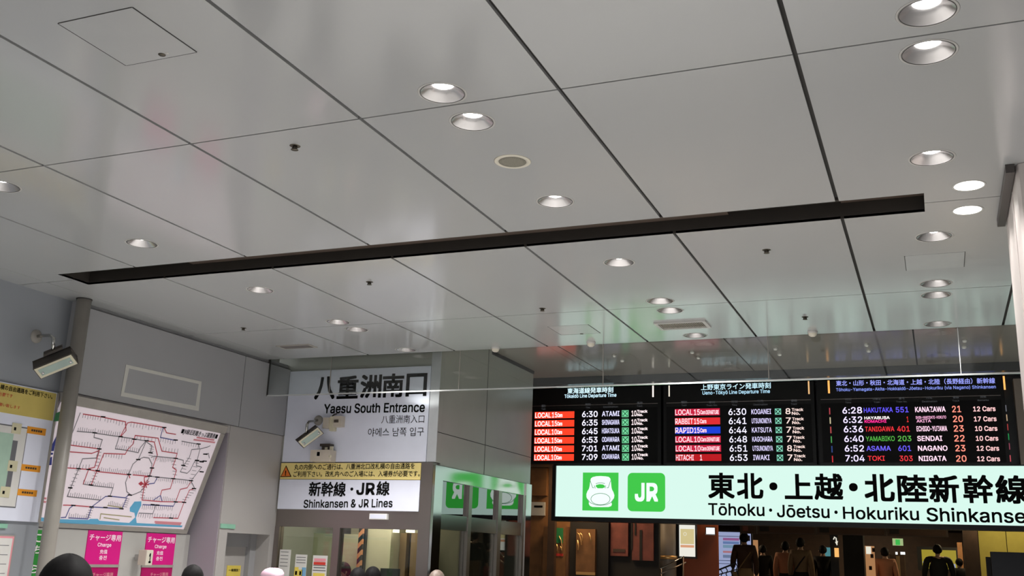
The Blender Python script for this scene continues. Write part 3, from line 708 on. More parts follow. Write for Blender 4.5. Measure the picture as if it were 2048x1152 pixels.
bx(MB(), 648, 889, 668, 894, YS, .10).box(*(lambda q: (q[0], q[1], YS-.08, YS-.002, q[2], q[3]))(rectY(650, 894, 666, 902, YS-.002))).build('bracket', MT['camdark'], t)
bx(MB(), 651, 895, 656, 901, YS-.08, .02).build('connector', MT['camcream'], t); bx(MB(), 661, 893, 667, 901, YS-.08, .02).build('connector', MT['camcream'], t)

# ------------------------------------------------------------------ left wall things
t = thing('blank_frame', 'faint pale blank sign frame on the grey wall right of the pole', 'frame', atX(325, 800, XW+.02))
q = [atX(*p_, XW+.022) for p_ in ((252, 729), (403, 763), (397, 822), (241, 792))]
q2 = [atX(*p_, XW+.022) for p_ in ((258, 737), (397, 768), (391, 812), (248, 785))]
def ringX(o_, i_, d=.006):
    m = MB(); n = 4
    m.bridge([p_+X_*d for p_ in o_], [p_+X_*d for p_ in i_]); m.bridge([p_ for p_ in o_], [p_+X_*d for p_ in o_]); m.bridge([p_+X_*d for p_ in i_], [p_ for p_ in i_]); return m
ringX(q, q2, .003).build('border', MT['frameborder'], t)
MB().prism(q2, X_, .002).build('panel', MT['wall'], t)
# station guide board left of the pole
XP = XF+.03
t = thing('guide_board', 'big white station guide board with a yellow heading at the left edge', 'sign', (XP, 6.6, R_(.05)))
yr = 7.655
MB().box(XF+.003, XP, 5.2, yr, R_(.15), R_(1.43)).build('panel', MT['signwhite'], t)
zh0, zh1 = R_(1.145), R_(1.43)
MB().box(XP, XP+.003, 5.2, yr-.01, zh0, zh1-.01).build('heading', MT['yellowdk'], t)
m = MB(); tX(m, '札横の自由通路をご利用下さい。', -8, 773, 105, 792.5, 10.5, XP+.003, .014); m.build('heading_lettering', MT['ink'], t)
m = MB(); tX(m, '必要です', -3, 788, 25, 792, 8, XP+.003, .0); tX(m, '願い致します', -3, 809, 40, 815, 7, XP+.003, 0); m.build('small_lettering', MT['inkred'], t)
MB().box(XP, XP+.002, 5.2, atX(47, 900, XP).y+.012, R_(.27), R_(1.04)).build('map_border', MT['inkgrey'], t)
ym = atX(47.5, 900, XP).y
MB().box(XP+.002, XP+.003, 5.2, ym, R_(.282), R_(1.028)).build('map_sheet', MT['paper'], t)
yg = atX(22, 900, XP).y
MB().box(XP+.003, XP+.004, 5.2, yg, R_(.36), R_(.96)).build('map_platform', MT['mint'], t)
MB().box(XP+.003, XP+.004, yg, yg+.06, R_(.36), R_(.9)).build('map_corridor', MT['inkgrey'], t)
for px_, py_ in ((33, 857), (25, 932), (10, 984)):
    c = atX(px_, py_, XP+.004); f = MB().box(XP+.004, XP+.006, c.y-.055, c.y+.055, c.z-.05, c.z+.05).build('map_area', MT['creamy'], t)
    MB().box(XP+.006, XP+.007, c.y-.03, c.y-.005, c.z-.02, c.z+.01).build('map_mark', MT['ink'], t)
for (x0, y0, x1, y1) in ((54, 855, 92, 869), (42, 930, 81, 943), (35, 979, 74, 992)):
    a, b, c, e_ = rectX(x0, y0, x1, y1, XP+.003); g = MB().box(XP, XP+.003, a, b, c, e_).build('amber_tag', MT['amber'], t)
    m = MB()
    for f0 in (.22, .34, .46, .58, .7): m.box(XP+.003, XP+.0045, a+(b-a)*f0, a+(b-a)*(f0+.09), c+(e_-c)*.36, c+(e_-c)*.66)
    m.build('tag_lettering', MT['camdark'], g)
MB().box(XF+.003, XP+.004, yr, yr+.03, R_(.15), R_(1.43)).build('edge_trim', MT['frame'], t)
a, b, c, e_ = rectX(-20, 1047, 17, 1056, XP)
t = tag(MB().box(XF+.003, XF+.02, a, b, c, e_).build('green_plate', MT['greenlab'], None, (XF, b, c)), 'small green plate on the wall under the guide board', 'plate', 'small green wall plates')
t = thing('paper_notice', 'pink-edged paper notice at the bottom left corner', 'notice', atX(5, 1150, XF))
a, b, c, e_ = rectX(-40, 1069, 23, 1175, XF+.02)
MB().box(XF+.003, XF+.02, a, b, c, e_).build('frame', MT['frame'], t); MB().box(XF+.02, XF+.022, a, b-.012, c, e_-.012).build('margin', MT['lpink'], t); MB().box(XF+.022, XF+.024, a, b-.03, c, e_-.03).build('sheet', MT['paper'], t)
m = MB()
for i in range(6): m.box(XF+.024, XF+.025, a, b-.06, e_-.1-i*.085, e_-.094-i*.085)
m.build('text_line', MT['inkgrey'], t)

# route map, leaning out at the top
zt_, zb_ = R_(1.325), R_(.165)
T0 = Vector((XW-.005, 0, zt_)); B0 = Vector((XW-.40, 0, zb_))
UPM = (T0-B0).normalized(); NM = Y_.cross(UPM).normalized()
def mp(cx, cy, off=0.0): return atP(.30554*cx, 800+.30554*cy, T0+NM*off, NM)
rm = thing('route_map', 'big white railway fare map leaning out above the ticket machines', 'map', (XW-.4, 9, zb_))
yl_ = YN0+.005
yr_ = 10.19
LEN = (T0-B0).length
def MPt(y, s, off=0.0): return Vector((0, y, 0))+B0+UPM*(s*LEN)+NM*off
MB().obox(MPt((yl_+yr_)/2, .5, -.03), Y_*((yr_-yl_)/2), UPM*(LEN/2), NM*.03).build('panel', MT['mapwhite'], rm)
m = MB()
yf_ = yl_+.075
m.obox(MPt((yf_+yr_)/2+.035, 1.045, -.02), Y_*((yr_-yf_)/2+.035), UPM*.05, NM*.035); m.obox(MPt((yf_+yr_)/2+.035, -.022, -.02), Y_*((yr_-yf_)/2+.035), UPM*.024, NM*.035)
m.obox(MPt(yr_+.035, .5, -.02), Y_*.033, UPM*(LEN/2), NM*.035)
m.build('frame', MT['frame'], rm)
RED = [[(545, 92), (660, 110), (822, 143), (825, 200), (790, 240)], [(790, 235), (835, 150), (860, 145), (1075, 180)], [(1075, 180), (1090, 215), (1150, 225)],
       [(835, 325), (870, 290), (885, 232), (1035, 250), (1060, 335), (1160, 350), (1150, 385)], [(960, 268), (1010, 275), (1030, 360), (1000, 440), (980, 500), (945, 505), (945, 545)],
       [(440, 293), (650, 320)], [(440, 338), (600, 350), (640, 335), (655, 320)], [(595, 560), (640, 450), (680, 350), (820, 355), (835, 325)], [(580, 450), (620, 440), (650, 330)],
       [(420, 443), (580, 455), (650, 470), (845, 490), (850, 510)], [(870, 490), (980, 500)], [(1150, 385), (1130, 440), (1155, 460), (1140, 510)], [(1135, 515), (1115, 580), (1060, 590), (1050, 625)],
       [(945, 555), (930, 655), (1050, 665), (1200, 668)], [(1255, 528), (1225, 575), (1180, 585), (1150, 665)], [(1275, 580), (1240, 590), (1205, 670), (1165, 775), (1005, 770)],
       [(415, 688), (480, 690), (600, 700)], [(545, 550), (580, 455)]]
GREY = [[(525, 85), (480, 200), (440, 300)], [(505, 205), (620, 215), (640, 220), (780, 240), (880, 255), (955, 268)], [(780, 240), (755, 320), (830, 330), (905, 345), (920, 310), (955, 270)],
        [(955, 275), (940, 310), (905, 390)], [(960, 275), (995, 300), (985, 340)], [(990, 375), (1010, 368), (1150, 382), (1200, 395), (1200, 425)], [(980, 498), (1030, 505), (1135, 515), (1255, 528)],
        [(905, 390), (940, 375), (975, 380), (995, 420), (985, 480), (960, 550), (920, 600), (860, 625), (830, 600), (822, 540), (845, 480), (870, 420), (905, 390)],
        [(655, 655), (440, 632), (465, 570), (515, 450), (540, 385), (630, 380), (650, 325)], [(545, 550), (600, 560), (740, 575)], [(620, 215), (615, 245), (670, 260), (650, 320)],
        [(1190, 270), (1300, 290), (1305, 320), (1255, 325), (1240, 375), (1200, 430), (1180, 470), (1225, 480), (1245, 460), (1275, 400), (1330, 400)],
        [(1250, 530), (1320, 440), (1285, 430), (1290, 395), (1310, 320), (1355, 310), (1375, 300)], [(1330, 355), (1365, 350), (1370, 380)], [(910, 740), (1000, 745), (1020, 690)], [(740, 575), (720, 630)], [(1275, 580), (1250, 530)]]
BLUE = [[(1075, 180), (1065, 190), (1050, 245), (1150, 265)], [(935, 685), (1135, 695), (1150, 665)], [(720, 630), (820, 640), (845, 620)], [(600, 700), (690, 632), (720, 630)], [(600, 700), (680, 705), (800, 712), (830, 640)],
        [(400, 770), (430, 768), (455, 710), (480, 690)], [(450, 772), (575, 778), (600, 700)], [(970, 550), (1010, 545), (1030, 505)], [(1050, 625), (1005, 655)], [(1050, 625), (1060, 660)]]
YEL = [[(655, 780), (660, 745), (860, 765)], [(705, 690), (800, 705)], [(680, 770), (780, 785)]]
for L_, mat, w_, nm in ((RED, 'lred', .011, 'red_route_lines'), (GREY, 'lgrey', .010, 'grey_route_lines'), (BLUE, 'lblue', .011, 'blue_route_lines'), (YEL, 'lyel', .010, 'olive_route_lines')):
    m = MB()
    for pl in L_: m.ribbon([mp(*q, .003) for q in pl], w_, NM)
    m.build(nm, MT[mat], rm)
def comb(m, a, b, n, up, h=26):
    for i in range(n):
        f = i/(n-1); x = a[0]+(b[0]-a[0])*f; y = a[1]+(b[1]-a[1])*f; hh = h*(.75+.5*random.random())
        m.ribbon([mp(x, y, .002), mp(x-hh*.18*(1 if not up else -1), y+(-hh if up else hh), .002)], .006, NM)
m = MB()
for a in (((545, 92), (660, 110), 8, 0), ((690, 118), (822, 143), 8, 0), ((860, 145), (1075, 180), 12, 0), ((510, 206), (620, 215), 9, 1), ((640, 220), (780, 240), 11, 1), ((800, 243), (880, 255), 6, 0), ((755, 320), (905, 345), 12, 1),
          ((445, 293), (640, 318), 12, 1), ((650, 465), (840, 488), 16, 1), ((870, 490), (975, 500), 10, 1), ((680, 350), (800, 355), 8, 0), ((1010, 368), (1150, 382), 14, 0), ((1030, 505), (1130, 515), 9, 0), ((1140, 516), (1255, 528), 10, 0),
          ((545, 550), (600, 560), 5, 1), ((600, 560), (740, 575), 12, 1), ((445, 632), (655, 655), 16, 1), ((940, 656), (1040, 665), 8, 1), ((1065, 665), (1150, 667), 8, 1), ((935, 685), (1130, 695), 16, 0), ((450, 772), (575, 778), 10, 1),
          ((710, 691), (800, 705), 9, 1), ((1055, 245), (1150, 262), 7, 0), ((1195, 270), (1300, 288), 8, 0), ((910, 740), (1000, 745), 7, 0), ((1010, 770), (1150, 773), 9, 1), ((1065, 335), (1160, 350), 6, 1), ((420, 443), (580, 455), 9, 1), ((900, 234), (1020, 248), 6, 0)):
    comb(m, a[0], a[1], a[2], a[3])
for ln in ((640, 450, 600, 545), (515, 450, 465, 570), (1135, 390, 1145, 500), (1290, 400, 1250, 525), (1200, 660, 1275, 585), (1240, 375, 1200, 460), (940, 560, 930, 650), (650, 330, 630, 440), (995, 300, 985, 370), (600, 700, 575, 775), (835, 640, 815, 705)):
    for i in range(5):
        f = (i+.5)/5; x = ln[0]+(ln[2]-ln[0])*f; y = ln[1]+(ln[3]-ln[1])*f; m.ribbon([mp(x-12, y-2, .002), mp(x+14, y+2, .002)], .006, NM)
m.build('station_ticks', MT['ltick'], rm)
m = MB()
for q in ((675, 110), (620, 215), (790, 240), (880, 257), (960, 267), (650, 320), (515, 450), (580, 455), (640, 463), (845, 487), (905, 390), (985, 345), (995, 445), (980, 498), (1030, 505), (1135, 515), (1250, 528), (1075, 180), (1150, 262), (1300, 288), (595, 556), (460, 575), (720, 630), (850, 622), (600, 700), (690, 704), (795, 712), (1150, 667), (1205, 670), (1270, 580), (480, 690), (1150, 382), (1290, 395), (1200, 428), (1320, 470), (1000, 685), (1030, 688), (1120, 773), (1345, 355), (1340, 400), (1320, 405)):
    m.ribbon([mp(q[0]-12, q[1]-1, .004), mp(q[0]+12, q[1]+1, .004)], .014, NM)
m.build('station_marks', MT['ink'], rm)
sea = [(200, 762), (395, 780), (580, 785), (590, 778), (640, 778), (650, 790), (845, 805), (885, 768), (880, 738), (850, 730), (850, 705), (862, 690), (880, 665), (925, 663), (925, 690), (905, 730), (890, 770), (895, 805), (1195, 822), (1190, 833), (395, 806), (190, 785)]
cut = MB()
def polyfill(mb, pts2, off):
    from mathutils.geometry import tessellate_polygon
    P = [mp(*q, off) for q in pts2]; tris = tessellate_polygon([P])
    fs = []
    for tr in tris:
        n = (P[tr[1]]-P[tr[0]]).cross(P[tr[2]]-P[tr[0]]); fs.append(tuple(tr) if n.dot(NM) > 0 else tuple(tr)[::-1])
    mb.add(P, fs)
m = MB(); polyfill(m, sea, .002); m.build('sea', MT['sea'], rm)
m = MB(); polyfill(m, [(366, 86), (400, 72), (392, 138), (352, 140)], .003); m.build('green_emblem', MT['lgreen'], rm)
m = MB(); polyfill(m, [(372, 230), (352, 335), (318, 335)], .003); polyfill(m, [(312, 385), (342, 370), (338, 425), (302, 430)], .003); polyfill(m, [(302, 455), (318, 440), (316, 470), (288, 515)], .003); polyfill(m, [(320, 345), (348, 345), (346, 358), (316, 360)], .003); m.build('navy_emblem', MT['lnavy'], rm)
m = MB(); polyfill(m, [(905, 548), (925, 532), (940, 548), (922, 562)], .005); 
c = mp(953, 552, .005)
for i in range(8):
    a = i*math.pi/4; m.ribbon([c, c+Y_*(.05*math.cos(a))+UPM*(.05*math.sin(a))], .012, NM)
m.build('here_mark', MT['lred'], rm)
m = MB(); P1, P2 = mp(1187, 205, .004), mp(1422, 242, .004); m.text('■JR線近距離きっぷ運賃表■', (P1+P2)/2, (P2-P1).normalized(), UPM, (P2-P1).length, .075, .014); m.build('title_lettering', MT['ink'], rm)
m = MB()
for a, b in (((1290, 245), (1400, 262)), ((1270, 260), (1405, 278)), ((1015, 797), (1185, 806)), ((1020, 805), (1180, 815)), ((265, 640), (300, 645)), ((262, 660), (298, 668))): m.ribbon([mp(*a, .003), mp(*b, .003)], .02, NM)
m.build('pink_notes', MT['lpink'], rm)

# ticket machines below the map
XM = XW-.42
tm = thing('ticket_machine', 'grey front of the ticket machines with magenta charge panels under the map', 'ticket machine', (XM, 9, 0))
MB().box(XM-.12, XM, YN0+.005, YN1-.005, 0, R_(.105)).build('front', MT['mach'], tm)
for i, (x0, x1, xb0, xb1, ya) in enumerate(((177, 245, 170, 232, 1061), (294, 352, 288, 343, 1065))):
    y0 = atX(x0, ya, XM+.004).y; y1 = atX(x1, ya+2, XM+.004).y
    zt2 = R_(.102); z1 = R_(-.255)
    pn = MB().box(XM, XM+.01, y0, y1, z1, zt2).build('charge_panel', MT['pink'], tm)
    m = MB(); cy = (y0+y1)/2; hh = zt2-z1; wd = y1-y0; C = lambda f: Vector((XM+.011, cy, zt2-hh*f))
    m.text('チャージ専用', C(.2), Y_, Z_, wd*.92, hh*.2, .014, .001); m.text('Charge', C(.43), Y_, Z_, wd*.4, hh*.14, .01, .001); m.text('充值', C(.62), Y_, Z_, wd*.22, hh*.13, .01, .001); m.text('충전', C(.8), Y_, Z_, wd*.22, hh*.13, .01, .001)
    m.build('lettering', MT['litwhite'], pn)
    pn = MB().box(XM, XM+.012, y0-.02, y1, z1-.2, z1-.03).build('screen_panel', MT['pinkdk'], tm)
    m = MB(); m.text('チャージ専用', Vector((XM+.013, cy+.03, z1-.11)), Y_, Z_, wd*.6, .05, .012, .001); m.build('lettering', MT['lpink'], pn)
    MB().box(XM, XM+.02, y0-.03, y1, z1-.03, z1).build('shelf_strip', MT['frame'], tm)
t = thing('number_plate', 'cream number plate reading one beside the right charge panel', 'number plate', atX(290, 1131, XM))
c0 = atX(291, 1115, XM+.14)
MB().bevbox(c0, X_*.06, Y_*.055, Z_*.085, .008).build('body', MT['cream'], t)
m = MB(); m.text('1', c0+Vector((.06, .005, -.005)), Y_, Z_, .035, .11, .03, .002); m.build('numeral', MT['ink'], t)
MB().box(XM+.003, c0.x-.055, c0.y-.02, c0.y+.02, c0.z-.03, c0.z+.03).build('bracket', MT['mach'], t)
t = thing('green_strip', 'narrow green banner with white characters left of the pole', 'banner', (XM+.13, YN0+.1, R_(-.5)))
y0 = atX(66, 1080, XM+.15).y; y1 = atX(88, 1080, XM+.15).y
MB().box(XM+.13, XM+.15, y0, y1, R_(-.55), R_(.08)).build('panel', MT['greenbn'], t)
m = MB()
for ch_, z in (('こ', -.0), ('ち', -.11), ('ら', -.3)): m.text(ch_, Vector((XM+.152, (y0+y1)/2, R_(z))), Y_, Z_, .09, .08, .02)
m.build('lettering', MT['white'], t)
a, b, c, e_ = rectX(440, 1048, 469, 1057, XW)
tag(MB().box(XW, XW+.015, a, b, c, e_).build('green_plate', MT['greenlab'], None, (XW, (a+b)/2, c)), 'small green plate on the wall left of the doorway', 'plate', 'small green wall plates')
t = thing('yellow_notice', 'yellow notice on the grey door in the left corner', 'notice', atX(466, 1152, XW-.27))
a, b, c, e_ = rectX(453, 1131, 480, 1165, XW-.265)
MB().box(XW-.27, XW-.262, a, b, c, e_).build('sheet', MT['amber'] if False else MT['paperyel'], t)
m = MB(); m.text('一般開放！', Vector((XW-.262, (a+b)/2, e_-(e_-c)*.27)), Y_, Z_, (b-a)*.78, .035, .014); m.build('lettering', MT['ink'], t)

# ------------------------------------------------------------------ departure boards
YF = YB-.002
def board(lb, x0, x1, yb, group='black departure boards over the green sign'):
    a, b = atY(x0, yb, YB).x, atY(x1, yb, YB).x
    t = thing('departure_board', lb, 'departure board', ((a+b)/2, YB, R_(1.462)), group)
    MB().box(a, b, YB+.0, 15.95, R_(1.462), R_(2.70)).build('case', MT['ledcase'], t)
    MB().box(a+.05, b-.05, YB-.003, YB, R_(1.488), R_(2.36)).build('screen', MT['ledface'], t)
    MB().box(a+.05, b-.05, YB-.008, YB, R_(2.417), R_(2.425)).build('divider', MT['steeldark'], t)
    return t
YL = YB-.006
def lt(parent, name, items, mat):
    m = MB()
    for body, xl, yl, xr, yr, h, bold in items: tY(m, body, xl, yl, xr, yr, h, YL, bold)
    return m.build(name, mat, parent)
def band(parent, x0, x1, y, h, Y, mat, name='type_panel'):
    return slabY(MB(), x0, y-h/2, x1, y+h/2, Y, .003).build(name, mat, parent)
W_ = (236, 232, 255); PK = (250, 214, 232); BL = (216, 214, 250)
def cross_icon(parent, x, y, s, fill, line):
    c = atY(x, y, YL); r = s*YB/FPX*1.04/2*1.1
    o = MB().bevbox(c+Vector((0, .002, 0)), X_*r, Z_*r, Y_*.0015, .001).build('reserved_mark', fill, parent)
    m = MB(); n = -Y_; q = c+Vector((0, -.002, 0))
    m.ribbon([q+Vector((-r*.65, 0, -r*.65)), q+Vector((r*.65, 0, r*.65))], r*.22, n); m.ribbon([q+Vector((-r*.65, 0, r*.65)), q+Vector((r*.65, 0, -r*.65))], r*.22, n)
    for a_, b_ in (((-1, -1), (1, -1)), ((1, -1), (1, 1)), ((1, 1), (-1, 1)), ((-1, 1), (-1, -1))): m.ribbon([q+Vector((a_[0]*r*.78, 0, a_[1]*r*.78)), q+Vector((b_[0]*r*.78, 0, b_[1]*r*.78))], r*.14, n)
    m.build('mark_lines', line, o)
# board 1
t = board('black departure board nearest the office block with six bright red train panels', 1050, 1322, 930)
lt(t, 'title_lettering', [('東海道線発車時刻', 1135, 782, 1226.5, 779.5, 11.5, .012)], led((214, 246, 255), 1.3))
lt(t, 'english_title', [('Tōkaidō Line Departure Time', 1129, 793.6, 1232.8, 790.6, 9.2, .012)], led((206, 240, 255), 1.2))
slabY(MB(), 1304.5, 771, 1307.5, 794, YL, .003).build('marker_bar', led((255, 240, 230), 1.2), t)
lt(t, 'column_headings', [('種別', 1083, 812, 1091, 812, 5, 0), ('Train', 1083, 818, 1091, 818, 3.5, 0), ('時刻', 1171, 809, 1181, 809, 5, 0), ('Time', 1172, 815, 1180, 815, 3.5, 0), ('行先', 1216, 807, 1226, 807, 5, 0), ('Destination', 1207, 813.5, 1236, 813.5, 3.5, 0), ('番線', 1274, 806, 1285, 806, 5, 0), ('Track', 1274, 812, 1285, 812, 3.5, 0)], led((96, 98, 102), .55))
rows = [('15', '6:30', 'ATAMI'), ('15', '6:35', 'SHINAGAWA'), ('10', '6:45', 'HIRATSUKA'), ('15', '6:53', 'ODAWARA'), ('10', '7:01', 'ATAMI'), ('10', '7:09', 'ODAWARA')]
for i, (n, tm_, ds) in enumerate(rows):
    yl = 831+i*16.95; ym = 828.6+i*17.15; yr = 827+i*17.35; xo = -i*.3
    pb = band(t, 1069.5+xo, 1148.5+xo*.6, yl-1, 13.2, YL, led((255, 62, 34), 1.15))
    m = MB(); tY(m, 'LOCAL', 1070.5+xo, yl-.3, 1102+xo, yl-.8, 10.5, YL-.002, .016); tY(m, n, 1104+xo, yl-.9, 1114.5+xo, yl-1.1, 10.5, YL-.002, .010); tY(m, 'Cars', 1115+xo, yl-.4, 1125+xo, yl-.6, 8, YL-.002, .03)
    m.build('type_lettering', led((255, 226, 226), 1.4), pb)
    lt(t, 'departure_time', [(tm_, 1164.3+xo*.3, ym, 1195.4+xo*.2, ym-.7, 12, .012)], led(W_, 1.35))
    lt(t, 'destination', [(ds, 1204, ym-.8, 1239, ym-1.7, 10.2, .012)], led(BL, 1.3))
    cross_icon(t, 1250.3+i*.15, yr+.3, 12.5, led((130, 232, 172), 1.0), led((30, 120, 76), .5))
    lt(t, 'track_number', [('10', 1263+i*.1, yr, 1273+i*.1, yr-.2, 11.5, .012), ('Track', 1274+i*.2, yr-4, 1295+i*.2, yr-4.6, 5.8, .025), ('No.', 1274+i*.2, yr+2.8, 1286+i*.2, yr+2.4, 5.6, .025)], led((255, 234, 236), 1.2))
# board 2
t = board('black departure board in the middle with crimson, red and blue train panels', 1327, 1634, 932)
lt(t, 'title_lettering', [('上野東京ライン発車時刻', 1402, 774.5, 1541.5, 771, 12, .012)], led((198, 236, 250), 1.2))
lt(t, 'english_title', [('Ueno-Tōkyō Line Departure Time', 1405, 786.5, 1540, 783.4, 9.4, .012)], led((180, 224, 246), 1.1))
slabY(MB(), 1337, 771, 1339.5, 793, YL, .003).build('marker_bar', led((240, 232, 214), 1.0), t); slabY(MB(), 1616, 762, 1619, 788, YL, .003).build('marker_bar', led((240, 190, 130), 1.0), t)
lt(t, 'column_headings', [(b_, x-6, y, x+6, y, 5, 0) for b_, x, y in (('種別', 1368, 804.5), ('車両', 1424, 804.5), ('時刻', 1469, 803.5), ('行先', 1521, 802), ('番線', 1588, 801))]+[(b_, x-wd, y, x+wd, y, 3.5, 0) for b_, x, y, wd in (('Train', 1368, 810.5, 5), ('Train No.', 1424, 810.5, 11), ('Time', 1469, 810, 5), ('Destination', 1521, 809, 14), ('Track', 1588, 808, 6))], led((96, 98, 102), .55))
rows = [((200, 24, 62), [('LOCAL', 138, 233), ('15', 240, 273), ('Cars', 276, 304), ('DEPARTURE', 307, 377)], '6:30', 'KOGANEI', (555, 663), '8'), ((224, 40, 46), [('RABBIT', 138, 236), ('15', 241, 270), ('Cars', 274, 309)], '6:41', 'UTSUNOMIYA', (557, 665), '7'),
        ((12, 60, 214), [('RAPID', 138, 238), ('15', 242, 272), ('Cars', 275, 310)], '6:44', 'KATSUTA', (558, 667), '7'), ((200, 24, 62), [('LOCAL', 140, 236), ('10', 242, 276), ('Cars', 279, 308), ('DEPARTURE', 311, 381)], '6:48', 'KAGOHARA', (560, 671), '7'),
        ((200, 24, 62), [('LOCAL', 141, 237), ('10', 243, 277), ('Cars', 280, 309), ('DEPARTURE', 312, 382)], '6:51', 'UTSUNOMIYA', (562, 673), '8'), ((186, 8, 22), [('HITACHI', 142, 240), ('1', 274, 286)], '6:53', 'IWAKI', (565, 655), '7')]
k2 = .3652
for i, (cl, parts, tm_, ds, dx, tr) in enumerate(rows):
    yl = 824.6+i*18.15; ym = 823.7+i*18.35; yr = 822.2+i*18.5
    pb = band(t, 1349.8+i*.3, 1439.6+i*.6, yl-.4, 13.6, YL, led(cl, 1.0)); m = MB()
    for bd, a, b in parts: tY(m, bd, 1300+k2*a, yl, 1300+k2*b, yl-.3, 11.2 if bd not in ('Cars', 'DEPARTURE') else 8.5, YL-.002, .014 if bd not in ('Cars', 'DEPARTURE') else .025)
    m.build('type_lettering', led((250, 206, 216), 1.25), pb)
    lt(t, 'departure_time', [(tm_, 1457+i*.55, ym+.2, 1492.4+i*.55, ym-.5, 13, .008)], led(W_, 1.3))
    lt(t, 'destination', [(ds, 1300+k2*dx[0], ym-.2, 1300+k2*dx[1], ym-.8, 10.4, .010)], led((214, 206, 246), 1.25))
    cross_icon(t, 1556+i*.8, yr+.9, 11.8, led((18, 60, 52), .5), led((132, 214, 186), 1.1))
    lt(t, 'track_number', [(tr, 1571+i*.8, yr+.4, 1581+i*.8, yr+.2, 12, .010), ('Track', 1583.5+i*.9, yr-2.6, 1606.5+i*.9, yr-3.2, 6, .02), ('No.', 1583.5+i*.9, yr+4.6, 1600+i*.9, yr+4.3, 6, .02)], led((250, 222, 214), 1.1))
# board 3
t = board('black departure board next to the pillar, lines in purple, red and green letters', 1640, 2022, 935)
k3 = .21875
def f3(cx, cy): return 1600+k3*cx, 740+k3*cy
a, b = f3(330, 122), f3(1783, 97); m = MB(); tY(m, '東北・山形・秋田・北海道・上越・北陸（長野経由）新幹線', *a, *b, 11.5, YL, .012, tilt=True); m.build('title_lettering', led((150, 158, 244), 1.2), t)
a, b = f3(330, 184), f3(1790, 156); m = MB(); tY(m, 'Tōhoku-Yamagata-Akita-Hokkaidō-Jōetsu-Hokuriku (via Nagano) Shinkansen', *a, *b, 8.6, YL, .010, tilt=True); m.build('english_title', led((132, 150, 236), 1.1), t)
slabY(MB(), 1655.6, 761, 1659.4, 786.5, YL, .003).build('marker_bar', led((255, 176, 92), 1.3), t); slabY(MB(), 2006.6, 752, 2010.4, 779.5, YL, .003).build('marker_bar', led((255, 180, 96), 1.3), t)
lt(t, 'column_headings', [(b_, f3(x, y)[0]-w2, f3(x, y)[1], f3(x, y)[0]+w2, f3(x, y)[1], 4.8, 0) for b_, x, y, w2 in (('時刻', 440, 268, 6), ('列車名', 700, 264, 8), ('番号', 930, 258, 6), ('行先', 1180, 254, 6), ('番線', 1425, 249, 6), ('両数', 1675, 244, 6))]
   + [(b_, f3(x, y)[0]-w2, f3(x, y)[1], f3(x, y)[0]+w2, f3(x, y)[1], 3.4, 0) for b_, x, y, w2 in (('Time', 440, 297, 6), ('Train', 702, 294, 6), ('Train No.', 930, 289, 11), ('Destination', 1185, 287, 15), ('Track', 1425, 281, 7), ('Remarks', 1675, 276, 11))], led((96, 98, 102), .55))
rows = [('6:28', 388, 567, [('HAKUTAKA', 583, 848, (92, 80, 236))], ('551', 875, 992), (92, 80, 236), [('KANAZAWA', 1052, 1330)], '21', 1390, 1472, '12 Cars', 1583, 1787, (190, 70, 80), (110, 112, 120), 370),
        ('6:32', 395, 570, [('HAYABUSA', 588, 820, (250, 240, 240)), ('KOMACHI', 590, 790, (236, 40, 140))], ('1', 976, 992), (220, 50, 50), [('SHIN-HAKODATE-HOKUTO', 1058, 1336), ('AKITA', 1066, 1198)], '20', 1398, 1490, '17 Cars', 1590, 1796, (226, 214, 170), (206, 176, 140), 456),
        ('6:36', 400, 577, [('TANIGAWA', 594, 862, (222, 44, 52))], ('401', 888, 1003), (222, 44, 52), [('ECHIGO-YUZAWA', 1066, 1345)], '23', 1405, 1497, '10 Cars', 1600, 1804, (200, 84, 84), (170, 60, 60), 542),
        ('6:40', 405, 582, [('YAMABIKO', 602, 866, (74, 160, 60))], ('203', 894, 1018), (84, 164, 66), [('SENDAI', 1072, 1300)], '22', 1410, 1505, '10 Cars', 1608, 1812, (80, 170, 90), (30, 150, 80), 630),
        ('6:52', 409, 585, [('ASAMA', 608, 830, (104, 92, 236))], ('601', 898, 1015), (96, 84, 230), [('NAGANO', 1078, 1348)], '23', 1420, 1512, '12 Cars', 1615, 1820, (50, 80, 150), (150, 70, 90), 718),
        ('7:04', 415, 591, [('TOKI', 620, 775, (214, 44, 52))], ('303', 910, 1030), (210, 46, 54), [('NIIGATA', 1086, 1338)], '20', 1427, 1522, '12 Cars', 1620, 1828, (220, 50, 60), (206, 84, 96), 808)]
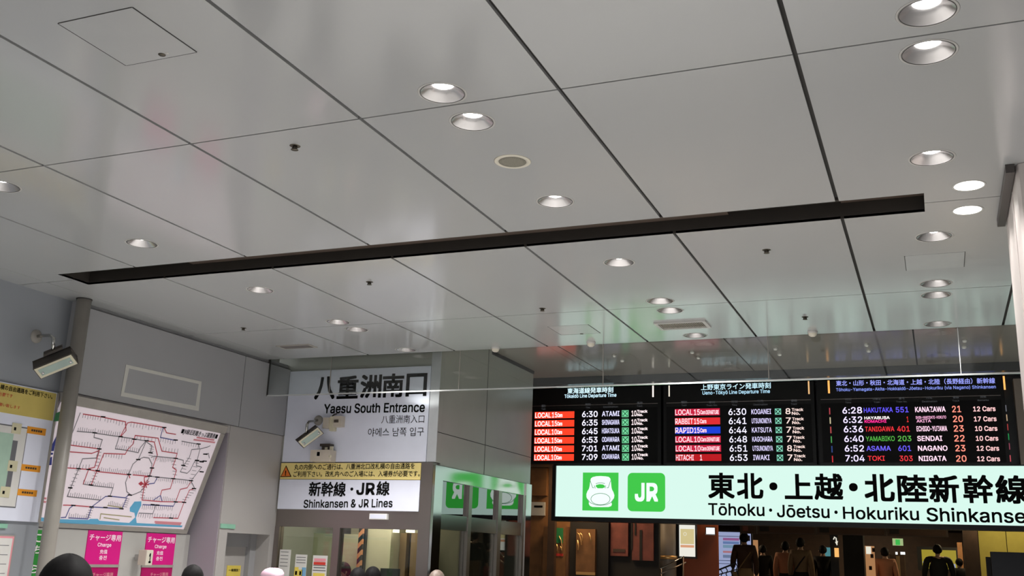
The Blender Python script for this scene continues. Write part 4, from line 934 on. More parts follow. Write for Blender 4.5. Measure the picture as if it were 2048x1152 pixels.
for i, (tm_, a0, a1, nms, no, ncol, dst, trk, c0_, c1_, cars, d0, d1, lt_, rt_, cy) in enumerate(rows):
    def it(body, x0, x1, h, dy=0, bold=.010):
        f = ((x0+x1)/2-480)/1220; sl = [-16, -10, -8, -6, -3, 3][i]; yy = cy+sl*f+dy
        a, b = f3(x0, yy), f3(x1, yy-2); return (body, a[0], a[1], b[0], b[1], h, bold)
    lt(t, 'departure_time', [it(tm_, a0, a1, 13, 0, .010)], led((226, 214, 255), 1.35))
    if len(nms) == 1: lt(t, 'train_name', [it(nms[0][0], nms[0][1], nms[0][2], 10, 0, .010)], led(nms[0][3], 1.3))
    else:
        for (b_, x0, x1, cl), dy in zip(nms, (-16, 16)): lt(t, 'train_name', [it(b_, x0, x1, 6, dy, .02)], led(cl, 1.3))
    lt(t, 'train_number', [it(no[0], no[1], no[2], 11, 0, .010)], led(ncol, 1.3))
    if len(dst) == 1: lt(t, 'destination', [it(dst[0][0], dst[0][1], dst[0][2], 10.5, 0, .014)], led((255, 210, 232), 1.35))
    else:
        for (b_, x0, x1), dy in zip(dst, (-16, 16)): lt(t, 'destination', [it(b_, x0, x1, 6, dy, .014)], led((236, 170, 206), 1.2))
    lt(t, 'track_number', [it(trk, c0_, c1_, 13, 0, .010)], led((246, 140, 120), 1.3))
    lt(t, 'car_count', [it(cars, d0, d1, 10, 2, .016)], led((250, 196, 196), 1.25))
    xl = 1659.3+i*1.15; xr = 2012+i*1.75; yl, yr = f3(0, cy+6)[1], f3(0, cy-20 if i < 5 else cy)[1]
    slabY(MB(), xl-1.1, yl-6.5, xl+1.1, yl+6.5, YL, .003).build('row_marker', led(lt_, .8), t); slabY(MB(), xr-1, yr-6.5, xr+1, yr+6.5, YL, .003).build('row_marker', led(rt_, .8), t)

# ------------------------------------------------------------------ green line sign
YG = YB+.05
t = thing('line_direction_sign', 'long glowing pale green sign with train and JR marks under the boards', 'lit sign', (-2, YG, R_(.6)))
gx0 = atY(1112, 980, YG).x; gx1 = 3.2
gz0, gz1 = R_(.631), R_(1.441)
MB().box(gx0-.06, gx1+.05, YG+.01, YG+.28, gz0-.07, gz1+.02).build('case', MT['ledcase'], t)
MB().box(gx0, gx1, YG, YG+.012, gz0, gz1).build('light_panel', MT['signface'], t)
MB().box(gx0-.06, gx1+.05, YG-.03, YG+.01, gz0-.07, gz0).box(gx0-.06, gx0, YG-.03, YG+.01, gz0, gz1).build('frame', MT['ledcase'], t)
YI = YG-.002
def g(cx, cy): return 1060+.20134*cx, 920+.20134*cy
a, b, c, e_ = rectY(*g(523, 125), *g(878, 504), YI)
ic = MB().box(a, b, YI-.002, YI, c, e_).build('train_symbol', MT['signgreen'], t)
def gpoly(pts, off): return [atY(*g(*q), YI-off) for q in pts]
def fillY(mb, P):
    from mathutils.geometry import tessellate_polygon
    fs = []
    for tr in tessellate_polygon([P]):
        n = (P[tr[1]]-P[tr[0]]).cross(P[tr[2]]-P[tr[0]]); fs.append(tuple(tr) if n.y < 0 else tuple(tr)[::-1])
    return mb.add(P, fs)
body = [(600, 200), (606, 182), (622, 170), (660, 161), (700, 159), (750, 162), (782, 168), (797, 182), (803, 205), (809, 270), (815, 295), (828, 318), (838, 350), (834, 378), (820, 402), (808, 420), (814, 440), (806, 458), (780, 467), (700, 468), (620, 466), (596, 456), (584, 436), (586, 415), (572, 395), (561, 368), (560, 340), (570, 310), (584, 290), (592, 262)]
fillY(MB(), gpoly(body, .006)).build('train_front', MT['glyphwhite'], ic)
fillY(MB(), gpoly([(652, 262), (656, 248), (690, 240), (724, 243), (745, 256), (742, 272), (720, 281), (672, 281)], .009)).build('windscreen', MT['signgreen'], ic)
m = MB()
def gl(pts, w_=.009): m.ribbon([q for q in gpoly(pts, .009)], w_, -Y_)
gl([(700+95*math.cos(2*math.pi*i/28), 388+57*math.sin(2*math.pi*i/28)) for i in range(29)])
gl([(566, 385), (600, 425), (650, 446), (700, 450), (760, 444), (805, 422), (832, 385)]); gl([(598, 205), (622, 275), (636, 276)]); gl([(800, 205), (778, 275), (764, 276)])
gl([(655, 235), (680, 228), (715, 227), (742, 234)]); gl([(640, 255), (648, 280)]); gl([(752, 255), (746, 280)])
m.build('outline', MT['signline'], ic)
a, b, c, e_ = rectY(*g(970, 128), *g(1343, 512), YI); r_ = .075
pts = []
for cx_, cz_, a0 in ((b-r_, e_-r_, 0), (a+r_, e_-r_, 90), (a+r_, c+r_, 180), (b-r_, c+r_, 270)):
    for i in range(7): th = math.radians(a0+15*i); pts.append(Vector((cx_+r_*math.cos(th), YI, cz_+r_*math.sin(th))))
jr = MB().prism(pts, -Y_, .002).build('railway_emblem', MT['signgreen'], t)
m = MB(); tY(m, 'JR', *g(1042, 320), *g(1272, 321), 37.5, YI-.002, .026); m.build('emblem_lettering', MT['glyphwhite'], jr)
def s7(cx, cy): return 1360+.33594*cx, 900+.33594*cy
m = MB()
for ch_, x0, x1, y0, y1 in (('東', 168, 325, 135, 290), ('北', 338, 496, 137, 291), ('●', 532, 580, 193, 240), ('上', 622, 788, 142, 293), ('越', 799, 970, 140, 298), ('●', 1006, 1058, 197, 246), ('北', 1097, 1277, 143, 308), ('陸', 1294, 1474, 146, 312), ('新', 1482, 1662, 147, 314), ('幹', 1684, 1866, 148, 317), ('線', 1878, 2068, 150, 320)):
    a, b = s7(x0, (y0+y1)/2), s7(x1, (y0+y1)/2); tY(m, ch_, *a, *b, (y1-y0)*.336, YI, .028)
m.build('japanese_lettering', MT['ink'], t)
m = MB()
for bd, x0, x1, y0, y1 in (('Tōhoku', 168, 503, 318, 392), ('●', 530, 549, 348, 368), ('Jōetsu', 577, 890, 328, 404), ('●', 919, 939, 360, 381), ('Hokuriku', 970, 1422, 338, 416), ('Shinkansen', 1468, 2130, 346, 432)):
    a, b = s7(x0, (y0+y1)/2), s7(x1, (y0+y1)/2); tY(m, bd, *a, *b, (y1-y0)*.336, YI, .012 if bd != '●' else 0)
m.build('english_lettering', MT['ink'], t)

# ------------------------------------------------------------------ dim concourse beyond the sign
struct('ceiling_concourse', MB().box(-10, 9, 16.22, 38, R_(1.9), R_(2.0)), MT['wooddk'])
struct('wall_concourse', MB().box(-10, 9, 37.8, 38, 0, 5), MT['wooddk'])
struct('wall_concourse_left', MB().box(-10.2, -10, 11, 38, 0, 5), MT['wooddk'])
for (x, y, z, e_, c) in ((-5.6, 16.6, 3.3, 30, (1, .72, .42)), (-3.2, 18.2, 3.4, 14, (1, .66, .36)), (-6, 27, 3.4, 60, (1, .74, .46)), (1, 27, 3.4, 70, (1, .78, .46)), (1.3, 21, 3.5, 26, (1, .88, .5)), (-2, 31, 3.4, 60, (1, .74, .46))):  # added fill lights without fixtures, brightening the dim concourse
    L = bpy.data.lights.new('concourse_fill', 'AREA'); L.shape = 'DISK'; L.energy = e_*1.3; L.color = c; L.size = .7; o = bpy.data.objects.new('concourse_fill', L); o.location = (x, y, z); COL.objects.link(o)
Y1 = 17.0
slab('wood_screen', 'brown wooden screen wall seen between office and green sign', 'screen wall', 1040, 880, 1140, 1300, Y1+.25, .1, MT['wood'])
slab('brown_plaque', 'brown plaque on the wooden wall left of the green sign', 'plaque', 1062, 936, 1093, 991, Y1+.165, .08, MT['wood'])
t = thing('grey_plaque', 'pale plaque with a dark line left of the green sign', 'plaque', atY(1075, 1045, Y1))
slabY(MB(), 1060, 1004, 1089, 1031, Y1+.195, .05).build('panel', MT['mach'], t); slabY(MB(), 1068, 1011, 1085, 1015, Y1+.19, .01).build('lettering_strip', MT['ink'], t)
slab('dark_upright', 'dark upright between the brown plaques and the green sign', 'post', 1094, 930, 1108, 1300, Y1-.2, .1, MT['wooddk'])
t = thing('display_case', 'tall glazed wooden case with golden highlights shaped as arcs at the office corner', 'display case', atY(1108, 1240, Y1))
slabY(MB(), 1084, 1053, 1129, 1300, Y1, .2).build('body', MT['wood'], t)
slabY(MB(), 1108, 1056, 1126, 1086, Y1-.01, .012).build('dark_inset', MT['lgreen'], t)
m = MB()
for p_ in ([(1118, 1072), (1122, 1080), (1124, 1092), (1125, 1102)], [(1113, 1088), (1115, 1095), (1114, 1103)], [(1121, 1092), (1124, 1102)]): m.tube([atY(*q, Y1-.03) for q in p_], .010, 6)  # golden highlights on the glass, shaped as thin tubes
m.build('gilt_arc', MT['gold'], t); slabY(MB(), 1107, 1107, 1126, 1112, Y1-.01, .012).build('red_strip', MT['inkred'], t)
t = thing('display_case', 'narrow dark-framed case with golden highlights shaped as arches left of the poster pair', 'display case', atY(1172, 1240, Y1))
slabY(MB(), 1138, 1040, 1216, 1300, Y1+.13, .1).build('dark_frame', MT['dark'], t)
slabY(MB(), 1152, 1058, 1190, 1149, Y1+.04, .085).build('case_back', MT['wood'], t)
m = MB()
for p_ in ([(1154, 1066), (1158, 1068), (1162, 1080), (1163, 1090)], [(1155, 1080), (1157, 1092), (1156, 1100)], [(1160, 1066), (1164, 1070), (1166, 1082)], [(1178, 1066), (1181, 1076), (1183, 1084)]): m.tube([atY(*q, Y1-.02) for q in p_], .012, 6)  # curved golden highlights of the glass, modelled as tubes
m.build('highlight_arch', MT['gold'], t); slabY(MB(), 1152, 1144, 1190, 1150, Y1, .03).build('sill', MT['gold'], t)
slab('dark_wall_panel', 'dark wall panel behind the poster pair under the green sign', 'wall panel', 1219, 1030, 1318, 1300, Y1+.252, .1, MT['dark'])
t = thing('poster', 'dim reddish-brown poster left of the pink garment poster', 'poster', atY(1240, 1112, Y1)); slabY(MB(), 1221, 1040, 1256, 1112, Y1+.2, .05).build('sheet', MT['terracotta'], t)
slabY(MB(), 1226, 1098, 1250, 1104, Y1+.19, .015).build('caption', MT['wooddk'], t)
t = thing('poster', 'pink poster with two dark streaks left of the round column', 'poster', atY(1285, 1122, Y1)); slabY(MB(), 1264, 1036, 1307, 1121, Y1+.2, .05).build('sheet', MT['terracotta'], t)
for x0, x1, y0, y1 in ((1269, 1272, 1046, 1070), (1279, 1284, 1060, 1121), (1262, 1265, 1046, 1100)): slabY(MB(), x0, y0, x1, y1, Y1+.19, .015).build('dark_streak', MT['dark'], t)
P = atY(1335, 1130, 18)
t = thing('column', 'round brown-grey column standing right of the pink poster', 'column', (P.x, 18, 0))
MB().tube([(P.x, 18, 0), (P.x, 18, R_(1.9))], .155, 28).build('shaft', MT['brownwall'], t)
MB().lathe((P.x, 18, R_(.06)), [(.156, -.03), (.175, -.03), (.178, .0), (.175, .03), (.156, .03)], 28).build('metal_ring', MT['gold'], t)
t = thing('handrail', 'metal handrail rising past the foot of the round column', 'handrail', atY(1330, 1150, 17.6))
MB().tube([atY(1270, 1160, 17.3), atY(1330, 1133, 17.5), atY(1368, 1113, 17.7)], .012, 8).build('upper_rail', MT['steel'], t); MB().tube([atY(1280, 1166, 17.3), atY(1338, 1140, 17.5), atY(1372, 1125, 17.7)], .012, 8).build('lower_rail', MT['steeldark'], t)
for px_, py_ in ((1322, 1137), (1366, 1114)): q = atY(px_, py_, 17.55); MB().tube([(q.x, 17.55, 0), (q.x, 17.55, q.z)], .014, 8).build('post', MT['steeldark'], t)
t = thing('poster_screen', 'glowing portrait advertising screen right of the round column', 'screen', atY(1374, 1115, 18))
slabY(MB(), 1355, 1045, 1392, 1117, 18, .1).build('case', MT['blk'], t); slabY(MB(), 1358.5, 1050, 1390, 1113, 17.99, .012).build('display', MT['screen'], t)
slabY(MB(), 1361, 1058, 1388, 1088, 17.985, .006).build('picture', glow('picture_sand', (222, 206, 150), .85), t); slabY(MB(), 1361, 1090, 1388, 1095, 17.985, .006).build('stripe', glow('stripe_salmon', (236, 170, 130), .8), t)
MB().lathe(atY(1370, 1068, 17.98), [(.022, .004), (.03, .004), (.03, 0)], 20, axis=-Y_).build('round_badge', MT['logo'], t)
slab('orange_partition', 'burnt orange partition wall right of the glowing poster screen', 'wall panel', 1366, 1036, 1436, 1300, 18.4, .12, MT['orangewall'])
t = thing('lit_sign', 'small white lit sign on the orange partition', 'lit sign', atY(1421, 1070, 18.3)); slabY(MB(), 1411, 1054, 1430, 1070, 18.3, .08).build('case', MT['steel'], t); slabY(MB(), 1412.5, 1055.5, 1429, 1068, 18.29, .012).build('display', MT['coollamp'], t)
YT = 25
t = thing('timetable_screen', 'tall lavender glowing timetable right of the orange partition', 'screen', atY(1458, 1180, YT))
slabY(MB(), 1432, 1060, 1487, 1200, YT, .1).build('case', MT['navybox'], t); slabY(MB(), 1434, 1064, 1481, 1200, YT-.01, .012).build('display', MT['scrblue'], t)
for i, (y0, y1, c) in enumerate(((1072, 1073, (40, 40, 70)), (1076, 1081, (190, 120, 180)), (1083, 1088, (130, 160, 220)), (1090, 1096, (150, 190, 220)), (1102, 1106, (220, 150, 160)), (1110, 1116, (140, 160, 200)), (1121, 1122, (40, 40, 70)), (1127, 1128, (40, 40, 70)))):
    slabY(MB(), 1436 if c[0] < 50 else 1446, y0, 1478, y1, YT-.014, .004).build('text_band', glow('timetable_band', c, .5), t)
t = thing('timetable_screen', 'narrow lavender glowing strip behind the person with a shoulder strap', 'screen', atY(1497, 1180, YT)); slabY(MB(), 1488, 1064, 1506, 1200, YT, .1).build('case', MT['navybox'], t); slabY(MB(), 1490, 1067, 1503, 1200, YT-.01, .012).build('display', MT['scrblue'], t); slabY(MB(), 1493, 1071, 1500, 1082, YT-.014, .004).build('mark', MT['lnavy'], t)
slab('warm_panel', 'orange lit panel right of the narrow timetable strip', 'lit panel', 1504, 1080, 1516, 1200, YT+.3, .1, MT['warmglow'])
# row of hanging sign boxes
for x0, x1, lb, w1 in ((1480, 1512, 'short dim sign box at the left end of the hanging row', 0), (1514, 1632, 'long dim brown sign box second in the hanging row', 1), (1634, 1772, 'long dim brown sign box in the middle of the hanging row', 1), (1774, 1896, 'dim brown sign box with a dark square at the right of the hanging row', 2)):
    t = thing('hanging_sign', lb, 'sign', atY((x0+x1)/2, 1072, 23), 'dim sign boxes in a row'); z_ = (x0-1480)*.02
    slabY(MB(), x0, 1044+z_, x1, 1067+z_, 23, .15).build('case', MT['wooddk'], t)
    for xx in (x0+6, x1-6): q = atY(xx, 1046, 23.07); MB().tube([q, (q.x, q.y, R_(1.9))], .012, 8).build('hanger', MT['blk'], t)
    slabY(MB(), x0+3, 1050+z_, x1-4, 1065+z_, 22.99, .012).build('face', MT['brown'], t)
    slabY(MB(), x0+5, 1052+z_, x0+min(24, (x1-x0)/2), 1062+z_, 22.985, .006).build('lettering_strip', [MT['terracotta'], MT['dark'], MT['dark']][w1], t)
ZP = atY(1600, 1240, 24).z
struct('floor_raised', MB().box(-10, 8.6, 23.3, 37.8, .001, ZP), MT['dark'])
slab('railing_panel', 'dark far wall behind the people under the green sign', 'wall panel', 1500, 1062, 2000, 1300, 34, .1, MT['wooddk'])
t = thing('wave_railing', 'dark blue wavy wrought railing before the lavender timetable', 'railing', atY(1455, 1160, 22))
m = MB()
m.tube([atY(1434, 1141, 22), atY(1472, 1126, 22)], .018, 6); m.tube([atY(1434, 1150, 22), atY(1474, 1139, 22)], .012, 6)
m.build('rail', MT['navy'], t); m = MB()
for i in range(4):
    x = 1441+i*10; y = 1139-i*4; m.tube([atY(x, y, 22), atY(x+4, y+6, 22), atY(x+1, y+13, 22), atY(x+5, y+22, 22)], .012, 6)
m.build('scroll', MT['navy'], t)
slab('dark_pillar', 'black square pillar left of the bright warm poster', 'pillar', 1690, 1060, 1731, 1300, 24.5, .5, MT['dark'])
slab('emblem_post', 'black post carrying the looped emblem and orange lamp', 'post', 1664, 1066, 1680, 1290, 26.12, .1, MT['blk'])
t = thing('lit_emblem', 'small white looped arrow emblem glowing above orange lamps', 'emblem', atY(1671, 1092, 26))
MB().tube([atY(*q, 26.11) for q in ((1667, 1079), (1669, 1074), (1672, 1076), (1673, 1083), (1674, 1090))], .014, 6).build('loop', MT['logo'], t); fillY(MB(), [atY(*q, 26.09) for q in ((1670, 1084), (1676, 1082), (1674, 1091))]).build('arrow_head', MT['logo'], t)
slab('lamp_column', 'small orange glowing lamp under the looped emblem', 'lamp', 1669, 1096, 1677, 1114, 26.02, .098, MT['warmlamp'])
slab('display_pedestal', 'dark pedestal under the blue-green screen', 'pedestal', 1648, 1132.3, 1667, 1290, 29.45, .16, MT['blk'])
slab('cyan_screen', 'narrow blue-green screen behind the dark-coated person', 'screen', 1650, 1095, 1665, 1132, 29.5, .06, MT['scrcyan'])
t = thing('bright_poster', 'bright warm poster with dark spots right of the black pillar', 'poster', atY(1740, 1180, 25)); slabY(MB(), 1731, 1092, 1751, 1200, 25, .08).build('sheet', MT['warmglow'], t); slabY(MB(), 1732, 1093, 1742, 1108, 24.99, .012).build('highlight', MT['logo'], t)
for x, y in ((1744, 1112), (1741, 1136), (1747, 1100)): slabY(MB(), x-3, y-4, x+3, y+4, 24.985, .008).build('dark_spot', MT['brown'], t)
t = thing('exit_sign', 'small green lit exit sign above the counter lamps', 'exit sign', atY(1795, 1092, 28)); slabY(MB(), 1785, 1077, 1806, 1091, 28, .08).build('case', MT['exitwhite'], t); q = atY(1795, 1078, 28.04); MB().tube([q, (q.x, q.y, R_(1.9))], .015, 8).build('hanger', MT['blk'], t); slabY(MB(), 1791, 1079, 1800, 1090, 27.99, .012).build('running_figure', MT['exitgreen'], t)
slab('counter', 'dark wooden counter carrying the small white lamps', 'counter', 1784, 1109.4, 1814, 1290, 27.95, .5, MT['wooddk'])
for x0, x1, lb in ((1791, 1795, 'small white counter lamp left of the pair under the exit sign'), (1801, 1810, 'wider white counter lamp right of the pair under the exit sign')): slab('counter_lamp', lb, 'lamp', x0, 1104, x1, 1109, 28, .06, MT['coollamp'], 'counter lamps')
slab('pale_upright', 'pale brown upright post under the exit sign', 'post', 1797, 1112, 1804, 1290, 27.8, .1, MT['khaki'])
t = thing('wide_screen', 'yellow glowing wide screen behind the dark standing person', 'screen', atY(1878, 1140, 29)); slabY(MB(), 1835, 1094, 1919, 1142, 29, .1).build('case', MT['blk'], t); slabY(MB(), 1868, 1141, 1888, 1290, 29.02, .08).build('stand', MT['blk'], t); slabY(MB(), 1844, 1100, 1913, 1138, 28.99, .012).build('display', MT['scryel'], t); slabY(MB(), 1846, 1123, 1855, 1131, 28.985, .006).build('pale_block', MT['scrblue'], t); slabY(MB(), 1899, 1128, 1911, 1137, 28.985, .006).build('pale_block', MT['scrblue'], t)
slab('wood_upright', 'brown wooden upright right of the yellow screen', 'post', 1918, 1085, 1928, 1200, 28, .15, MT['wood'])
slab('shop_cabinet', 'brown shop cabinet left of the olive wall', 'cabinet', 1930, 1060, 1960, 1200, 27, .3, MT['wooddk'])
t = thing('olive_wall_panel', 'olive yellow wall panels under the right end of the green sign', 'wall panel', atY(2010, 1200, 22)); slabY(MB(), 1961, 1052, 2016, 1200, 22, .1).build('left_panel', MT['olivewall'], t); slabY(MB(), 2017.5, 1052, 2090, 1200, 22, .1).build('right_panel', MT['olivewall'], t)
slab('navy_screen', 'dark navy box standing before the olive wall at the right corner', 'screen', 1986, 1105, 2100, 1220, 20, .3, MT['navybox'])
slab('dark_stand', 'dark stand left of the navy box', 'stand', 1976, 1114, 1988, 1220, 20.3, .2, MT['blk'])

# ------------------------------------------------------------------ people
def skinned(verts, edges, rad, root=0, sub=1):
    me = bpy.data.meshes.new('limbs'); me.from_pydata(verts, edges, []); o = bpy.data.objects.new('limbs', me); COL.objects.link(o)
    md = o.modifiers.new('skin', 'SKIN'); md.use_smooth_shade = True
    for i, r in enumerate(rad): me.skin_vertices[0].data[i].radius = (r if isinstance(r, tuple) else (r, r)); me.skin_vertices[0].data[i].use_root = (i == root)
    s_ = o.modifiers.new('sub', 'SUBSURF'); s_.levels = sub; s_.render_levels = sub
    dg = bpy.context.evaluated_depsgraph_get(); dg.update()
    m2 = bpy.data.meshes.new_from_object(o.evaluated_get(dg))
    vs = [v.co.copy() for v in m2.vertices]; fs = [tuple(p.vertices) for p in m2.polygons]
    bpy.data.objects.remove(o); bpy.data.meshes.remove(me); bpy.data.meshes.remove(m2)
    return vs, fs
def person(label, x, y, z0, H, face, top='black', bottom='black', hair='hair', hat=None, step=0.0, armr=0.0, arml=0.0, strap=None, mask=False, hairlong=False, wide=1.0):
    t = thing('person', label, 'person', (x, y, z0))
    ca, sa = math.cos(face), math.sin(face)
    def Wd(v): v = Vector(v)*H; return Vector((x+v.x*ca-v.y*sa, y+v.x*sa+v.y*ca, z0+v.z))
    # skeleton in units of body height, facing +y
    V = [(0, 0, .53), (0, .005, .62), (0, 0, .72), (0, -.005, .81), (0, -.004, .843), (0, .0, .866), (0, .012, .91), (0, .012, .945)]
    E_ = [(0, 1), (1, 2), (2, 3), (3, 4), (4, 5), (5, 6), (6, 7)]; Rr = [.075*wide, .066*wide, .078*wide, .054, .034, .028, .045, .043]
    R2 = [(a*1.25, a*.85) if i < 3 else (a, a) for i, a in enumerate(Rr)]
    arms, legs = [], []
    def addv(v, r, p): V.append(v); R2.append((r, r)); E_.append((p, len(V)-1)); return len(V)-1
    addv((0, .034, .893), .027, 6)          # jaw
    for s_, lift in ((-1, arml), (1, armr)):
        sh = addv((s_*.105*wide, 0, .818), .036, 3)
        ex, ey, ez = s_*.14*wide, -.01+.06*lift, .635+.03*lift; el = addv((ex, ey, ez), .026, sh)
        wx, wy, wz = s_*(.145-.03*lift)*wide, .05+.13*lift, .49+.16*lift; wr = addv((wx, wy, wz), .018, el)
        dv = Vector((wx-ex, wy-ey, wz-ez)).normalized(); hd = addv(tuple(Vector((wx, wy, wz))+dv*.045), .021, wr); arms.append((sh, el, wr, hd))
        hp = Vector(V[hd]); sd = Vector((0, 1, .2))
        for k_, ln in enumerate((.036, .042, .038, .030)):
            b_ = addv(tuple(hp+dv*.02+sd*(.014-.009*k_)), .0062, hd); addv(tuple(Vector(V[b_])+dv*ln*.8+Vector((-s_*.012, 0, 0))), .005, b_)
        addv(tuple(hp+sd*.026+dv*.012), .0065, wr)
    for s_ in (-1, 1):
        st = step*s_
        hp = addv((s_*.052, 0, .495), .058, 0); kn = addv((s_*.056, .02+st*.10, .28), .038, hp); an = addv((s_*.058, -.01+st*.16, .045), .025, kn); to = addv((s_*.062, .085+st*.16, .02), .022, an); legs.append((hp, kn, an, to))
    vs, fs = skinned([Vector(v)*H for v in V], E_, [(a*H, b*H) for a, b in R2])
    m = MB(); m.add([Wd(v/H) for v in vs], fs, True)
    # head, then nose, ears, eyes
    hn, hv, k0 = 24, 14, len(m.v)
    for j in range(hv+1):
        for i in range(hn):
            az = 2*math.pi*i/hn; po = math.pi*j/hv; cz_ = math.cos(po); tt = max(0, -cz_)
            m.v.append(Wd((.046*math.sin(po)*math.cos(az)*(1-.22*tt*tt), .008+.014*tt+.058*math.sin(po)*math.sin(az)*(1-.12*tt), .935+.066*cz_)))
    for j in range(hv):
        for i in range(hn): m.f.append((k0+j*hn+i, k0+(j+1)*hn+i, k0+(j+1)*hn+(i+1) % hn, k0+j*hn+(i+1) % hn)); m.sm.append(True)
    m.add([Wd((.0, .083, .915)), Wd((.010, .062, .908)), Wd((-.010, .062, .908)), Wd((0, .063, .936))], [(0, 1, 3), (0, 3, 2), (0, 2, 1)], True)
    for s_ in (-1, 1): m.tube([Wd((s_*.046, .006, .938)), Wd((s_*.054, .0, .928)), Wd((s_*.045, .004, .912))], .008*H, 8)
    bd = m.build('body', MT['skin'], t)
    MB().obox(Wd((0, .0675, .896)), (Wd((.014, 0, 0))-Wd((0, 0, 0))), (Wd((0, .003, 0))-Wd((0, 0, 0))), Z_*.0022*H).build('mouth', MT['lpink'], t)
    m = MB()
    for s_ in (-1, 1): m.lathe(Wd((s_*.018, .0605, .932)), [(.001, .0025*H), (.003*H, .002*H), (.005*H, 0)], 10, axis=(Wd((0, 1, 0))-Wd((0, 0, 0))))
    m.build('eyes', MT['ink'], t)
    # clothes follow the same skeleton
    def garment(name, idx, grow, mat):
        mp_ = {i: k_ for k_, i in enumerate(idx)}
        ed = [(mp_[a], mp_[b]) for a, b in E_ if a in mp_ and b in mp_]
        v2, f2 = skinned([Vector(V[i])*H for i in idx], ed, [((R2[i][0]+grow)*H, (R2[i][1]+grow)*H) for i in idx])
        g_ = MB(); g_.add([Wd(v/H) for v in v2], f2, True); return g_.build(name, MT[mat], t)
    garment('shirt', [0, 1, 2, 3, 4]+[i for a in arms for i in a[:3]], .013, top)
    garment('trousers', [0, 1]+[i for l in legs for i in l[:3]], .010, bottom)
    for l in legs:
        v2, f2 = skinned([Vector(V[l[2]])*H-Vector((0, 0, .01*H)), Vector(V[l[3]])*H], [(0, 1)], [.03*H, .03*H]); g_ = MB(); g_.add([Wd(v/H) for v in v2], f2, True); g_.build('shoe', MT['black'], t)
    # hair or hat
    m = MB(); nu, nv = 36, 14; rx, ry, rz = .058*H, .069*H, .068*H
    cz = .940
    rowsv = []
    for j in range(nv+1):
        for i in range(nu):
            az = 2*math.pi*i/nu; back = .5-.5*math.sin(az)
            lim = math.pi*(.40+(.42 if not hairlong else .5)*back**.7); pol = lim*j/nv
            rr = 1+.03*math.sin(az*9+j*.7)*(j/nv)+.012*math.sin(az*17+2*j)
            m.v.append(Wd(Vector((rx*math.sin(pol)*math.cos(az)*rr/H, (.004*H+ry*math.sin(pol)*math.sin(az)*rr)/H, cz+rz*math.cos(pol)*(1+.02*math.sin(az*5))/H))))
    for j in range(nv):
        for i in range(nu): m.f.append((j*nu+i, j*nu+(i+1) % nu, (j+1)*nu+(i+1) % nu, (j+1)*nu+i)[::-1]); m.sm.append(True)
    m.build('hair', MT[hair], t)
    if hat:
        m = MB(); prof = [(.001, .072), (.03, .071), (.056, .062), (.070, .046), (.074, .030), (.068, .016), (.058, .008), (.057, .0)]
        k0 = len(m.v); n_ = 28
        for j, (r_, h_) in enumerate(prof):
            for i in range(n_): az = 2*math.pi*i/n_; q = r_*(1+.05*math.sin(3*az+j*.6)); m.v.append(Wd((q*math.cos(az)*1.08+.008*(h_/.07), q*math.sin(az)*1.1, .952+h_*(1+.12*math.sin(2*az)))))
        for j in range(len(prof)-1):
            for i in range(n_): m.f.append((j*n_+i, j*n_+(i+1) % n_, (j+1)*n_+(i+1) % n_, (j+1)*n_+i)[::-1]); m.sm.append(True)
        m.build('beret', MT[hat], t)
    if mask:
        m = MB(); m.add([Wd((sx_*.042, .080-sx_*sx_*.045, zz)) for zz in (.88, .908) for sx_ in (-1, -.5, 0, .5, 1)], [(i, i+1, i+6, i+5) for i in range(4)]); m.build('face_mask', MT['maskw'], t)
    if strap:
        m = MB(); m.tube([Wd(q) for q in ((.09, .0, .825), (.06, -.062, .76), (0, -.078, .68), (-.07, -.07, .58), (-.1, -.02, .52))], .009*H, 6); m.build('strap', MT[strap], t)
        MB().bevbox(Wd((-.13, -.02, .47)), (Wd((.03, 0, 0))-Wd((0, 0, 0))), (Wd((0, .07, 0))-Wd((0, 0, 0))), Z_*.06*H, .01).build('shoulder_bag', MT[strap], t)
    return t
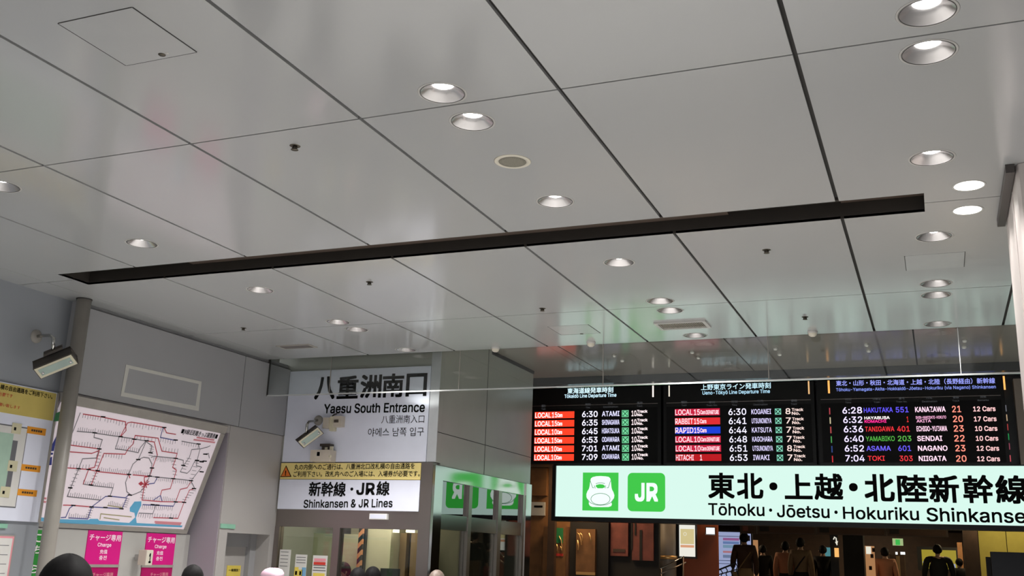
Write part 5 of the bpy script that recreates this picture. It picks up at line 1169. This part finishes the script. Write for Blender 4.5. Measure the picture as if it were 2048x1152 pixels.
def stand(label, px, ptop, depthY, z0=0.0, **kw):
    P = atY(px, ptop, depthY); H = (P.z-z0); return person(label, P.x, P.y, z0, H/1.003 if not kw.get('hat') else H/1.03, **kw)
fwd = 0.0
stand('person with black hair at the bottom left in front of the pole', 137, 1112, 3.05, face=.5, top='grey', bottom='navy', wide=1.0)
stand('person with black hair before the ticket machines at the niche corner', 388, 1131, 7.6, face=1.2, top='navy', bottom='black')
stand('person in a pale pink beret before the office window', 545, 1136, 9.2, face=.3, top='grey', bottom='black', hat='hat')
stand('person with dark hair and white mask behind the office glass', 688, 1125, 11.95, face=2.6, top='navy', bottom='navy', mask=True)
stand('person with dark hair and navy top at the office window, left of a pair', 716, 1136, 10.5, face=.2, top='navy', bottom='black')
stand('person with black hair at the office window, right of a pair', 746, 1134, 11.05, face=-.1, top='black', bottom='black')
stand('person with thin grey-brown hair below the office corner post', 874, 1141, 10.4, face=.3, top='brown', bottom='black', hair='hairgrey')
far = [('person in dark brown with a shoulder strap before the lavender timetable', 1488, 1065, 24.2, dict(face=.3, top='brown', bottom='khaki', strap='khaki', arml=.5)),
       ('person in a peach top and dark skirt walking away, left of the khaki one', 1570, 1083, 25.5, dict(face=0, top='peach', bottom='black', hairlong=True)),
       ('person in khaki carrying a dark bag beside the peach-topped one', 1600, 1076, 25.0, dict(face=-.1, top='khaki', bottom='black', strap='black')),
       ('person in a black coat before the blue-green screen', 1645, 1091, 26.5, dict(face=0, top='black', bottom='black')),
       ('person in dim dark clothes left of the peach-topped one', 1525, 1090, 26.5, dict(face=.2, top='black', bottom='black')),
       ('person in a peach blouse and black trousers right of the bright poster', 1769, 1095, 25.5, dict(face=.1, top='peach', bottom='black', hairlong=True)),
       ('person in black with bare legs before the yellow screen', 1874, 1089, 25.5, dict(face=.1, top='black', bottom='khaki', step=.4, wide=1.25, armr=.3, arml=.3)),
       ('person in dark clothes at the right end of the yellow screen', 1918, 1117, 27.5, dict(face=.4, top='black', bottom='redcl'))]
for lb, px_, pt_, yy, kw in far: stand(lb, px_, pt_, yy, ZP, **kw)
